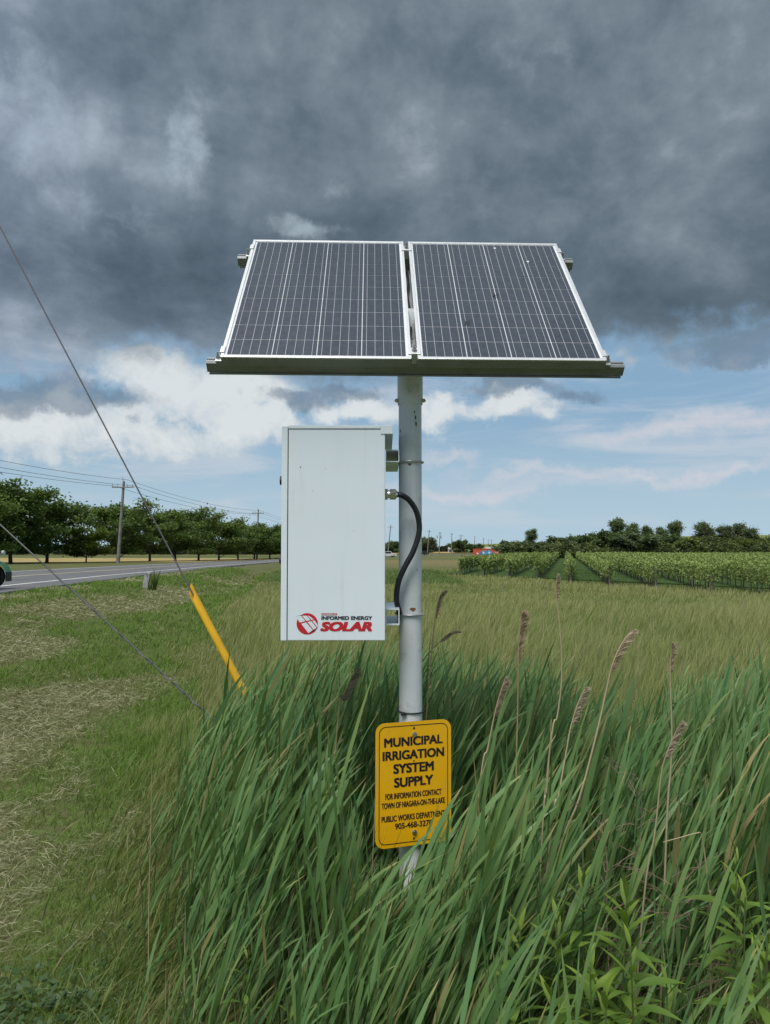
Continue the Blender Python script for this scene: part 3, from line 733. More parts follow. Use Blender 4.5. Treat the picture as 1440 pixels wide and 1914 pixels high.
# ------------------------------------------------------------------ utility poles
def utility_pole(loc, h, lean, arm, label, rz=0.0, r=.16, extra=True, group='wooden utility poles along the road'):
    o = empty('utility_pole', loc, rz); tag(o, label, 'utility pole', group)
    top = Vector((lean, 0, h))
    obj('pole', tube([(0, 0, -.5), top * .5, top], [r, r * .85, r * .62], 10), 'wood', o, True)
    if arm:
        a = top * .925
        ar = obj('crossarm', box(a.x - arm, a.x + arm, a.y - r * .62 - .13, a.y - r * .62 - .005, a.z - .07, a.z + .07), 'wood', o)
        if extra:
            for s in (-.92, -.45, .45, .92):
                obj('insulator', join(cyl((a.x + arm * s, a.y - r - .06, a.z + .07), (a.x + arm * s, a.y - r - .06, a.z + .2), .03, 8), cyl((a.x + arm * s, a.y - r - .06, a.z + .2), (a.x + arm * s, a.y - r - .06, a.z + .42), .085, 8, .05)), 'galv', o)
            obj('top_pin', tube([top + Vector((0, 0, -.3)), top + Vector((-.12, 0, .3)), top + Vector((-.2, 0, .55))], .05, 6), 'galv', o)
    return o
gpz = gz(XP, GY)
utility_pole((XP - .15, GY, gpz), max(At.z + .8 - gpz, 9), 0, 1.1, 'roadside wooden pole out of frame holding the guy wires', r=.15)
pA = Vector((-34.6, 100, gz(-34.6, 100))); pB = Vector((-28.4, 171, gz(-28.4, 171))); pZ = Vector((-40.8, 29, gz(-40.8, 29)))
utility_pole(pA, 10.6, .62, 1.45, 'tall wooden utility pole with crossarm before the left trees', -.09, .24)
utility_pole(pB, 11.0, .25, 1.3, 'smaller utility pole right of the left tree row, beside the cabinet', -.09, .22)
utility_pole(pZ, 10.6, .4, 1.45, 'utility pole out of frame at the left end of the overhead wires', -.09, .2)
def sag(a, b, s, n=14):
    return [a + (b - a) * (i / n) - Vector((0, 0, s * 4 * (i / n) * (1 - i / n))) for i in range(n + 1)]
for k, (off, hh) in enumerate(((-1.3, 10.0), (1.3, 10.0), (.45, 11.0))):
    nm = ['lowest', 'middle', 'highest'][k]
    L = lambda p, l: p + Vector((off + l, 0, hh - (.2 if k == 2 else 0)))
    far = Vector((-22.2, 242, gz(-22.2, 242)))
    pts = sag(L(pZ, .4), L(pA, .6), 1.0) + sag(L(pA, .6), L(pB, .25), .9)[1:] + sag(L(pB, .25), L(far, 0), .9)[1:]
    tag(obj('power_line', tube(pts, .022, 5), 'wire', None, True), nm + ' of the overhead power wires above the left trees', 'power line', 'overhead wires on the left')
utility_pole(Vector((-22.2, 242, gz(-22.2, 242))), 10.6, .2, 1.3, 'utility pole hidden behind the white cabinet', -.09, .2, False)
fp = [(725, 731, 981, 1.2), (799, 803, 990, 1.0), (821, 823, 994, .9), (844, 845, 996, .8), (862, 862, 999, 1.6), (886, 888, 1002, 0), (904, 904, 1005, .7), (913, 913, 1008, 0), (919, 919, 1008, .6)]
fl = ['leaning utility pole seen between the white cabinet and the post', 'far utility pole just right of the steel post', 'second far pole right of the post, with transformer bulge', 'third far pole right of the post, thin', 'far T-shaped pole behind the round lone tree',
      'bare thin far pole rising at the left end of the orange container', 'thin far pole above the graffiti on the container', 'short dark far pole above the container', 'faint short far pole, rightmost above the container']
for (xb, xt, yt, arm), lb in zip(fp, fl):
    hpx = 1037 - yt; dd = 11.3 * FPX / hpx
    b_ = P(xb, 1027 + FPX * 2.15 / dd, dd); t_ = P(xt, yt, dd); b_.z = gz(b_.x, b_.y) if abs(b_.x) < 3000 else -.4
    po = utility_pole(b_, t_.z - b_.z, t_.x - b_.x, arm, lb, 0, .24, False, 'far utility poles along the road')
    if xt == 823: obj('transformer', join(cyl((.9, 0, 7.5), (.9, 0, 9), .35, 10), cyl((-.9, 0, 7.5), (-.9, 0, 9), .35, 10)), 'galv', po)

# ================================================================== TREES
def vec_rand(n): return unit(rng.normal(size=(n, 3)))
def leaf_quads(cen, size, nrm, col, aspect=1.6):
    """small folded leaf-sized faces: rhombs at cen with normal nrm"""
    N = len(cen); t = unit(np.cross(nrm, vec_rand(N))); b = np.cross(nrm, t)
    s = size[:, None]
    co = np.stack([cen - t * s * aspect * .5, cen - b * s * .42, cen + t * s * aspect * .5, cen + b * s * .42], 1)
    q = np.arange(N * 4).reshape(N, 4)
    return co.reshape(-1, 3), q, np.zeros((0, 3), int), np.repeat(col, 4, 0)
def make_tree(name, h, spread, n_limb, clear, leaf, per, colA, colB, seed, flat_=0.5, tall=False):
    """returns (trunk mesh data, crown mesh data): tapered trunk, limbs, twigs and leaf clumps along them"""
    global rng
    old = rng; rng = np.random.default_rng(seed); rd = random.Random(seed)
    wood = []; tips = []
    top = Vector((rd.uniform(-.3, .3), rd.uniform(-.3, .3), h * (.86 if tall else .7)))
    tr = bez([(0, 0, -.3), (rd.uniform(-.1, .1), rd.uniform(-.1, .1), clear), top * .7 + Vector((rd.uniform(-.2, .2), 0, 0)), top], 5)
    r0 = h * .021
    wood.append(tube(tr, [r0 * (1.25 - 1.1 * i / (len(tr) - 1)) for i in range(len(tr))], 7))
    for i in range(n_limb):
        f = (i + rd.random()) / n_limb
        k = int((clear / h + (1 - clear / h) * f * .95) * (len(tr) - 1)); st = tr[min(k, len(tr) - 1)]
        az = i * 2.4 + rd.uniform(-.5, .5)
        prof = math.sin(math.pi * min(1, (.18 + .82 * f))) ** .7 if not tall else (1 - .80 * f) * (.7 + .6 * rd.random())
        ln = spread * prof * rd.uniform(.75, 1.1) + .4
        rise = ln * (rd.uniform(.15, .55) + (.5 * f if not tall else .6 * f))
        e = st + Vector((math.cos(az) * ln, math.sin(az) * ln, rise))
        m_ = st + (e - st) * .5 + Vector((0, 0, ln * .10))
        lp = bez([st, m_, e], 5)
        wood.append(tube(lp, [max(.012, r0 * .42 * (1 - .85 * j / (len(lp) - 1))) for j in range(len(lp))], 5))
        for j in range(2, len(lp)):
            for s_ in range(2):
                a2 = az + rd.uniform(-1.5, 1.5); l2 = ln * rd.uniform(.15, .38)
                t2 = lp[j] + Vector((math.cos(a2) * l2, math.sin(a2) * l2, l2 * rd.uniform(-.15, .6)))
                wood.append(tube([lp[j], t2], [r0 * .12, .01], 4, False)); tips.append((t2, lp[j]))
        tips.append((e, lp[-2]))
    tp = np.array([t for t, _ in tips]); bs = np.array([b for _, b in tips])
    n = len(tp); u = rng.random((n, per, 1)) ** .6
    rad = spread * (.21 if tall else .13)
    cl = bs[:, None] + (tp - bs)[:, None] * u + rng.normal(size=(n, per, 3)) * np.array([rad, rad, rad * flat_])
    cen = cl.reshape(-1, 3); cen[:, 2] = np.maximum(cen[:, 2], clear * .75)
    nr = unit(vec_rand(len(cen)) * .8 + np.array([0, 0, .75]))
    k = np.repeat(rng.random(n), per)[:, None] * .7 + rng.random((len(cen), 1)) * .3
    col = np.array(colA) * (1 - k) + np.array(colB) * k
    sz = leaf * (.7 + .6 * rng.random(len(cen)))
    to = obj(name + '_w', join(*wood), 'bark', None, True); td = to.data; bpy.data.objects.remove(to)
    co = npmesh(name + '_l', *leaf_quads(cen, sz, nr, col), 'tree'); cd = co.data; bpy.data.objects.remove(co)
    zt = float(np.percentile(cen[:, 2], 99.7)); rng = old
    return td, cd, zt
def put_tree(kind, name, loc, s, rz, label, group, sx=1.0):
    o = empty(name, loc, rz); o.scale = (s * sx, s * sx, s); tag(o, label, 'tree', group)
    td, cd, zt = kind
    link(bpy.data.objects.new('trunk', td), o); link(bpy.data.objects.new('crown', cd), o)
    return o
DK, LT = (.052, .092, .026), (.155, .210, .058)
locust = [make_tree('locust', 9.0, 5.0, 14, 1.7, .27, 42, DK, LT, 100 + i, .42) for i in range(4)]
young = make_tree('young', 5.0, 3.0, 10, 1.2, .26, 40, (.085, .13, .025), (.17, .20, .04), 120, .5)
tallt = [make_tree('tall', 11.0, 2.7, 17, .8, .28, 40, (.072, .110, .056), (.165, .21, .098), 130 + i, .8, True) for i in range(3)]
pale = [make_tree('pale', 10.0, 3.0, 17, .8, .28, 40, (.075, .105, .05), (.16, .18, .095), 140 + i, .8, True) for i in range(2)]
bush = [make_tree('bush', 5.0, 3.6, 12, .5, .36, 50, c0, c1, 150 + i, .7) for i, (c0, c1) in enumerate((((.050, .085, .035), (.118, .160, .06)), ((.08, .11, .03), (.15, .18, .05)), ((.062, .095, .050), (.13, .16, .082))))]
# row of locusts across the road: trunk px, base drop distance, crown top px
row = [(-62, 84, 905), (22, 93, 906), (89, 101, 925), (221, 112, 938), (281, 122, 948), (329, 131, 950), (372, 141, 960), (410, 150, 968), (446, 160, 975), (476, 170, 977), (505, 181, 982), (533, 194, 986), (560, 210, 990)]
for i, (px_, dd, yt) in enumerate(row):
    x = (px_ - 720) / FPX * dd; z0 = gz(x, dd)
    hgt = P(px_, yt, dd).z - z0; s = hgt / locust[i % 4][2]
    put_tree(locust[i % 4], 'locust_tree', (x, dd, z0), s, i * 1.9, ordinal(i + 1) + ' large dark locust tree from the left in the row across the road', 'roadside locust trees', 1.0)
x = (162 - 720) / FPX * 104; put_tree(young, 'young_tree', (x, 104, gz(x, 104)), P(162, 990, 104).z / young[2], .7, 'small yellow-green young tree between two big locusts across the road', 'roadside locust trees')
# hedgerow behind the vineyard
hr = [(952, 1019, 'b2'), (968, 1012, 'b0'), (994, 990, 't0'), (1015, 1018, 'b2'), (1030, 1014, 'b0'), (1053, 1004, 'b0'), (1076, 1014, 'b2'), (1094, 1002, 'b0'), (1110, 999, 'b0'), (1128, 996, 't1'), (1142, 998, 'b2'), (1154, 970, 't0'), (1168, 994, 'b0'),
      (1180, 979, 't1'), (1196, 998, 'b2'), (1210, 984, 't2'), (1222, 1001, 'b1'), (1239, 986, 't1'), (1248, 1003, 'b0'), (1262, 975, 't0'), (1280, 1006, 'b1'), (1296, 1004, 'b2'), (1312, 977, 'p0'), (1326, 985, 't2'), (1340, 1005, 'b1'), (1353, 983, 'p1'),
      (1366, 1006, 'b1'), (1382, 979, 'p0'), (1400, 987, 'p1'), (1418, 1008, 'b1'), (1434, 1002, 'b2'), (1452, 996, 't1'), (1475, 985, 'p0'), (1500, 1000, 'b0'), (1530, 990, 't2')]
hn = {'b': 'bush', 't': 'hedgerow_tree', 'p': 'hedgerow_tree'}; hd = {'b': ('rounded bush', 5.0), 't': ('tall dark tree', 11.0), 'p': ('tall pale green tree', 10.0)}
lib = {'b': bush, 't': tallt, 'p': pale}
cnt = {'b': 0, 't': 0, 'p': 0}
for i, (px_, yt, k) in enumerate(hr):
    cnt[k[0]] += 1
    dd = 205 + (i * 37 % 11) * 1.2 - (8 if k[0] == 'b' else 0); x = (px_ - 720) / FPX * dd; z0 = gz(x, dd)
    s = (P(px_, yt, dd).z - z0) / lib[k[0]][int(k[1])][2]
    put_tree(lib[k[0]][int(k[1])], hn[k[0]], (x, dd, z0), s, i * 2.3, f'{ordinal(cnt[k[0]])} {hd[k[0]][0]} from the left in the hedgerow behind the vineyard', 'hedgerow behind the vineyard', 1.25 if k[0] == 'b' else 1.0)
# low understorey of the hedgerow, far woods: masses nobody could count
def foliage_mass(name, pts, n, leaf, colA, colB, label):
    """pts: list of (x, y, z0, half width, height)"""
    pts = np.array(pts); i = rng.integers(0, len(pts), n); p = pts[i]
    a = vec_rand(n) * (rng.random((n, 1)) ** .33)
    cen = np.stack([p[:, 0] + a[:, 0] * p[:, 3], p[:, 1] + a[:, 1] * p[:, 3] * .7, p[:, 2] + (a[:, 2] * .5 + .5) * p[:, 4]], 1)
    k = (rng.random(len(pts))[i] * .6 + rng.random(n) * .4)[:, None]
    o = npmesh(name, *leaf_quads(cen, leaf * (.6 + .8 * rng.random(n)), unit(vec_rand(n) + np.array([0, 0, .7])), np.array(colA) * (1 - k) + np.array(colB) * k), 'tree')
    tag(o, label, 'foliage', kind='stuff')
pts = []
for px_ in np.arange(945, 1560, 7):
    dd = 197 + rng.uniform(-3, 3); x = (px_ - 720) / FPX * dd; pts.append((x, dd, gz(x, dd), 1.9, rng.uniform(2.6, 4.6)))
foliage_mass('hedge_understorey', pts, 22000, .42, (.045, .075, .032), (.16, .19, .075), 'dense dark scrub filling the foot of the hedgerow behind the vineyard')
pts = []
for px_ in np.arange(500, 1010, 3.0):
    dd = 640 + rng.uniform(-30, 30); x = (px_ - 720) / FPX * dd; pts.append((x, dd, gz(x, dd) - .3, rng.uniform(2, 4.5), rng.uniform(2.5, 7.5) * (1.15 if rng.random() < .2 else .9)))
foliage_mass('distant_woods', pts, 16000, .9, (.022, .036, .026), (.05, .066, .045), 'thin dark line of distant woods on the horizon')
pts = []
for px_ in np.arange(-120, 560, 3.5):
    dd = 330 + rng.uniform(-25, 25); x = (px_ - 720) / FPX * dd; pts.append((x, dd, gz(x, dd) - .3, rng.uniform(2, 4.5), rng.uniform(2.5, 5.5)))
foliage_mass('distant_woods', pts, 16000, .7, (.026, .045, .026), (.06, .08, .04), 'far belt of scrub and woods beyond the fields behind the locust trees')
for px_, yt, k, lb in ((736, 1012, 0, 'dark far tree just left of the steel post'), (792, 1005, 2, 'far tree just right of the steel post'), (858, 1010, 0, 'lone round tree on the horizon left of the orange container'), (889, 1017, 2, 'far dark tree behind the left end of the orange container')):
    dd = 430; x = (px_ - 720) / FPX * dd; z0 = gz(x, dd); s = (P(px_, yt, dd).z - z0) / bush[k][2]
    put_tree(bush[k], 'far_tree', (x, dd, z0), s, px_ * .3, lb, 'far trees along the road')

# ================================================================== VINEYARD
def vine_row(k):
    yend = 51 - 4 * k; x0 = .3 + 2.35 * k; ylen = 186 - yend
    near = k <= 7
    if not near: yend = max(yend, 12 + (k - 7) * 1.5)
    row_ = empty('vine_row', (x0 + VD * yend, yend, gz(x0 + VD * yend, yend)))
    tag(row_, f'{ordinal(k + 5)} grapevine row from the left edge of the vineyard', 'vine row', 'rows of the vineyard')
    ox_, oy_, oz_ = row_.location
    n = 15000 if near else 5000
    # points along the row thin out with distance, leaves grow to keep the row closed
    t = rng.random(n); y = (yend - .5) * (186 / yend) ** (t ** (1.0 if near else .8))
    hgt = 1.50 + .14 * (fbm(y * .9 + k * 9, np.full(n, k * 3.3)) - .5) * 2
    v = rng.random(n) ** .75
    zz = .50 + (hgt - .50) * v + (rng.random(n) < .06) * rng.random(n) * .22 - (rng.random(n) < .10) * rng.random(n) * .3
    wd = .26 * (1 - .35 * v) * (1 + .5 * (vnoise(y * 1.3, zz * 2 + k * 5) - .5))
    sgn = rng.normal(size=n) * .62
    x = x0 + VD * y + sgn * wd
    leaf = np.clip(.085 + .0018 * (y - 35), .085, .42)
    nr = unit(vec_rand(n) * .9 + np.stack([np.sign(sgn) * .5, -.2 + 0 * y, .6 + 0 * y], 1))
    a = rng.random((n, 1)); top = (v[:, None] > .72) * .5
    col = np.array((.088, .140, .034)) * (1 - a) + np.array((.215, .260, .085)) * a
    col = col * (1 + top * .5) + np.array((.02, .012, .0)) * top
    cen = np.stack([x - ox_, y - oy_, tz(x, y) + zz - oz_], 1)
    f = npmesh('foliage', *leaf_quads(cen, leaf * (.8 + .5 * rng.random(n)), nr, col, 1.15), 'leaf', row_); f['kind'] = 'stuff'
    if near:
        global vpd, vtd
        for j in range(9 if k >= 0 else 5):
            y = yend + j * 6.0; xx = x0 + VD * y
            o = bpy.data.objects.new('post', vpd if j else vped); o.location = (xx - ox_, y - oy_, gz(xx, y) - oz_); link(o, row_)
        for j in range(26 if k >= 0 else 10):
            y = yend + .7 + j * 1.25; xx = x0 + VD * y + rng.normal() * .04
            o = bpy.data.objects.new('vine_trunk', vtd[j % 3]); o.location = (xx - ox_, y - oy_, gz(xx, y) - oz_); o.rotation_euler = (0, 0, j * 1.7); link(o, row_)
def data_of(o): d_ = o.data; bpy.data.objects.remove(o); return d_
vpd = data_of(obj('post', tube([(0, 0, -.2), (0, 0, 1.35)], [.035, .03], 7), 'vpost'))
vped = data_of(obj('post', tube([(0, 0, -.2), (0, 0, 1.15)], [.07, .06], 9), 'vpost', None, True))
vtd = [data_of(obj('vine_trunk', tube(bez([(0, 0, -.05), (.03 * (i - 1), .03, .3), (-.02, .02 * i, .6), (.04, 0, .75)], 3), [.035, .032, .03, .03, .028, .028, .026, .026, .024, .024], 6), 'bark')) for i in range(3)]
for k in range(-4, 26): vine_row(k)

# ================================================================== CONTAINER, VEHICLES, MARKER
def container():
    dd = 285; a = P(886, 1040, dd); b_ = P(947, 1040, dd); L_ = b_.x - a.x; z0 = gz(a.x, dd)
    top = P(900, 1025.5, dd).z
    o = empty('shipping_container', ((a.x + b_.x) / 2, dd, z0)); tag(o, 'orange shipping container with teal graffiti beyond the vineyard', 'container')
    h = top - z0; n = 60; V, Fc = [], []
    for i in range(n + 1):
        x = -L_ / 2 + L_ * i / n; y = (-.05 if (i // 2) % 2 else .0)
        V += [(x, y, .15), (x, y, h - .12)]
    Fc = [(2 * i, 2 * i + 2, 2 * i + 3, 2 * i + 1) for i in range(n)]
    obj('side_wall', (V, Fc), 'contr', o)
    obj('shell', box(-L_ / 2, L_ / 2, .06, 2.44, .12, h - .06), 'contr', o)
    for z in (0, h - .16): obj('rail', box(-L_ / 2 - .05, L_ / 2 + .05, -.1, .06, z, z + .16), 'contr', o)
    for s in (-1, 1): obj('corner_post', box(s * (L_ / 2) - .1, s * (L_ / 2) + .1, -.11, .07, .02, h), 'contr', o)
    sx = L_ / 61.0; f = lambda q: (-L_ / 2 + (q[0] - 886) * sx, -.13, h - (q[1] - 1025.5) / (1040 - 1025.5) * h)
    cloud = [(898, 1038.5), (897, 1035.5), (899, 1032), (902, 1029.6), (905, 1029), (908, 1031), (911, 1029.4), (915, 1028.8), (919, 1030), (922, 1033), (923, 1037), (922, 1039)]
    obj('graffiti', ([f(q) for q in cloud], [tuple(range(len(cloud)))]), 'teal', o)
    for cx in (904, 915): obj('graffiti', ([tuple(Vector(f((cx + 2.2 * math.cos(t), 1034 + 2.3 * math.sin(t)))) + Vector((0, -.02, 0))) for t in np.linspace(0, 6.28, 12)[:-1]], [tuple(range(11))]), 'pale', o)
    q0 = f((925.5, 1036.5)); text('graffiti', 'AY', 6.5 * sx, 4.6 / 14.5 * h, 'pale', o, (q0[0], -.14, q0[2]), (R(90), 0, 0), bold=.02)
    V = [f((893 + 2.2 * math.cos(t), 1036 + 2 * math.sin(t))) for t in np.linspace(0, 6.28, 10)[:-1]]; obj('graffiti', (V, [tuple(range(9))]), 'pale', o)
container()
def wheel(name, r, wd, parent, loc, spokes=True):
    o = obj(name, mv(join(ring((0, 0, 0), (0, 1, 0), r * .78, r * .24, 28, 8), cyl((0, -wd * .35, 0), (0, wd * .35, 0), r * .62, 20)), loc), 'tyre', parent, True)
    obj('rim', mv(join(cyl((0, -wd * .42, 0), (0, -wd * .36, 0), r * .5, 16), cyl((0, wd * .36, 0), (0, wd * .42, 0), r * .5, 16)), loc), 'galv', o); return o
def tractor():
    y0 = 20.6; xr = (0 - 720) / FPX * y0; z0 = float(road_z(y0)) + .036
    o = empty('utility_tractor', (xr - .55, y0, z0), R(93)); tag(o, 'green utility tractor on the road, cut off by the left edge', 'tractor')
    # local +x is the driving direction turned along the road, seen from its side; rear wheel nearest the frame edge
    o.rotation_euler = (0, 0, R(180))
    for sy in (-1, 1):
        wheel('wheel', .33, .24, o, (-.12, sy * .55, .33)); wheel('wheel', .27, .2, o, (1.5, sy * .52, .27))
        V = []; m_ = 12
        for i in range(m_ + 1):
            t = R(-10 + 200 * i / m_)
            for yy in (-.17, .17): V.append((-.12 - .43 * math.cos(t), sy * .55 + yy, .36 + .40 * math.sin(t)))
        obj('fender', (V, [(2 * i, 2 * i + 1, 2 * i + 3, 2 * i + 2) for i in range(m_)]), 'vgreen', o, True)
        obj('mud_flap', box(-.56, -.535, sy * .55 - .15, sy * .55 + .15, .20, .46), 'black', o)
        obj('roll_bar', tube(bez([(-.35, sy * .42, .6), (-.30, sy * .42, 1.25), (-.22, sy * .42, 1.42)], 5), .022, 8), 'galv', o, True)
        obj('work_lamp', join(cyl((-.47, sy * .45, .98), (-.40, sy * .45, .98), .06, 12), cyl((-.40, sy * .45, .96), (-.2, sy * .42, .85), .012, 6)), 'cloth', o)
    obj('roof', box(-.3, .75, -.5, .5, 1.42, 1.5, .02), 'vgreen', o)
    obj('body', join(box(-.38, .5, -.38, .38, .35, .75, .04), box(.5, 1.85, -.3, .3, .45, .95, .08)), 'vgreen', o)
    obj('seat', join(box(-.28, .15, -.25, .25, .76, .85, .03), box(-.34, -.22, -.25, .25, .85, 1.2, .03)), 'black', o)
tractor()
def small_car(px_, py_, dd, L_, m, lab, rz):
    g = P(px_, py_, dd); z0 = float(road_z(dd)) + .036
    o = empty('parked_car' if False else 'car', (g.x, dd, z0), rz); tag(o, lab, 'car', 'cars far down the road')
    prof = [(-L_ / 2, .35), (-L_ / 2, .85), (-L_ * .42, .95), (-L_ * .3, 1.55), (L_ * .12, 1.58), (L_ * .24, 1.0), (L_ * .46, .88), (L_ / 2, .7), (L_ / 2, .35)]
    n = len(prof); V = [(x, -.85, z) for x, z in prof] + [(x, .85, z) for x, z in prof]
    obj('body', (V, [tuple(range(n)), tuple(range(2 * n - 1, n - 1, -1))] + [(i, n + i, n + (i + 1) % n, (i + 1) % n) for i in range(n)]), m, o)
    for sy in (-1, 1):
        obj('window', box(-L_ * .27, L_ * .12, sy * .86 - .01, sy * .86 + .01, 1.02, 1.45), 'glass', o)
        for sx in (-.32, .32): wheel('wheel', .34, .22, o, (sx * L_, sy * .78, .34))
small_car(790, 1033, 275, 4.6, 'carpaint', 'dark car far down the road beside the steel post', R(35))
small_car(726, 1038, 215, 4.4, 'cloth', 'white car far down the road between cabinet and post', R(20))
for px_, w_, lab in ((843, 7, 'white farm building on the horizon left of the lone tree'), (917, 16, 'pale low farm building on the horizon behind the container')):
    dd = 520; g = P(px_, 1027, dd); hw_ = w_ / 2 * dd / FPX
    o = empty('farm_building', (g.x, dd, gz(g.x, dd))); tag(o, lab, 'building', 'farm buildings on the horizon')
    obj('wall', box(-hw_, hw_, 0, 8, 0, 2.4), 'cloth', o)
    obj('roof', ([(-hw_ - .3, -.4, 2.3), (hw_ + .3, -.4, 2.3), (hw_ + .3, 4, 3.9), (-hw_ - .3, 4, 3.9), (hw_ + .3, 8.4, 2.3), (-hw_ - .3, 8.4, 2.3)], [(0, 1, 2, 3), (3, 2, 4, 5), (0, 3, 5), (1, 4, 2)]), 'concrete', o)
    for s in (-.5, .3): obj('door', box(hw_ * s - .5, hw_ * s + .5, -.05, .02, .02, 1.9), 'dark', o)
def marker():
    p = G(272, 1101); o = empty('marker_post', p); tag(o, 'short grey concrete marker post leaning in the mown verge', 'marker post')
    o.rotation_euler = (0, R(9), 0)
    s = p.y / FPX
    obj('shaft', join(box(-5 * s, 5 * s, -4 * s, 4 * s, -.2, 28 * s, .012)), 'concrete', o)
    obj('cap', box(-5.6 * s, 5.6 * s, -4.6 * s, 4.6 * s, 28 * s, 31 * s, .006), 'concrete', o)
    obj('plaque', box(-3 * s, 3 * s, -4.3 * s, -4.05 * s, 12 * s, 21 * s), 'galv', o)
    return p
mk = marker()

# ================================================================== GRASSES
def blades(root, h, lean_dir, lean, width, colb, colt, S=4, head=None, droop=.35, jit=.25):
    """grass blades: root (N,3), height, unit lean direction (N,2), lean amount; width half; colours (N,3)"""
    N = len(root); t = np.linspace(0, 1, S)[None, :, None]
    ld = np.concatenate([lean_dir, np.zeros((N, 1))], 1)[:, None]
    H = h[:, None, None]; ln = lean[:, None, None]
    C = root[:, None] + H * (np.array([0, 0, 1.0]) * (t - droop * ln * t ** 2.2) + ld * ln * (t * .35 + .65 * t ** 2))
    prof = np.interp(np.linspace(0, 1, S), [0, .5, 1], [.75, 1, 0])
    if head is not None:
        pr2 = np.interp(np.linspace(0, 1, S), [0, .6, .72, .88, 1], [.45, .4, 1.5, 1.3, 0])
        pr = np.where(head[:, None], pr2[None], prof[None])
    else: pr = np.repeat(prof[None], N, 0)
    a = rng.random(N) * math.pi
    side = np.stack([np.cos(a), np.sin(a) * .5, np.zeros(N)], 1); side = unit(side)
    tt = np.linspace(0, 1, S)[None, :, None]
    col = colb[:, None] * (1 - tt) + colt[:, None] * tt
    return ribbons(C, pr * width[:, None], side, col)
def mixc(a, b, k): return np.array(a) * (1 - k[:, None]) + np.array(b) * k[:, None]
def bound(Y): return np.interp(Y, [1, 2, 3, 4, 9.4, 24, 60, 90], [-.25, -.56, -.88, -1.2, -2.5, -5.2, -9.2, -12])                      # left edge of the uncut grass
def wind(n, base=0.0, sd=.6):
    a = base + rng.normal(size=n) * sd; return np.stack([np.cos(a), np.sin(a)], 1)

# --- uncut meadow
def meadow():
    n = 260000
    Y = 3.6 * (80 / 3.6) ** rng.random(n); X = rng.uniform(-.62, .66, n) * (Y + 1.0)
    ok = (X > bound(Y) + 1.6 * (fbm(X * .9, Y * .7) - .5) - .25 + .5 * rng.normal(size=n) ** 2 * .6) & (X > road_x(Y) + 1.5)
    X, Y = X[ok], Y[ok]; n = len(X)
    kk = (X - VD * Y - .3) / 2.35                            # vineyard row coordinate
    inv = (Y > 51 - 4 * kk - 2.5) & (kk > -4.6)
    g = np.clip((fbm(X * .22, Y * .13) - .5) * 1.8 + .5, 0, 1); g2 = fbm(X * 1.1 + 5, Y * .8)
    h = (.40 + .30 * g + .14 * g2) * (.75 + .5 * rng.random(n)); h = np.where(inv, h * .42, h); h *= 1 - .45 * sstep(Y, 14, 32)
    near = np.clip((Y - 4.6) / 3, 0, 1); h *= .7 + .3 * near; h *= .30 + .70 * sstep(X - bound(Y), -.2, 1.5)
    w_ = np.maximum(.0013, .00034 * Y) * (.7 + .6 * rng.random(n))
    head = (rng.random(n) < .42) & ~inv
    k = np.clip(.15 + .9 * g + .35 * (rng.random(n) - .5), 0, 1)
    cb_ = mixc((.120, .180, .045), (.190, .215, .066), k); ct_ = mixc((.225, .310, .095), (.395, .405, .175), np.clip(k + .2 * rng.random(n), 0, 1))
    ct_[head] = mixc((.28, .275, .14), (.42, .37, .21), rng.random(head.sum()))
    cb_[inv] = mixc((.045, .090, .020), (.075, .12, .03), rng.random(inv.sum())); ct_[inv] = mixc((.07, .13, .03), (.11, .165, .05), rng.random(inv.sum()))
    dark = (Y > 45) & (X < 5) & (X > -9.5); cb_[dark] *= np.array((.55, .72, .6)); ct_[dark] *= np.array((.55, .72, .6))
    root = np.stack([X, Y, tz(X, Y) - .02], 1)
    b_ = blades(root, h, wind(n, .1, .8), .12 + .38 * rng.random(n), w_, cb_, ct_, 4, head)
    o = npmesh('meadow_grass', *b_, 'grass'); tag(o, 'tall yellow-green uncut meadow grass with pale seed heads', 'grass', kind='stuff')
meadow()
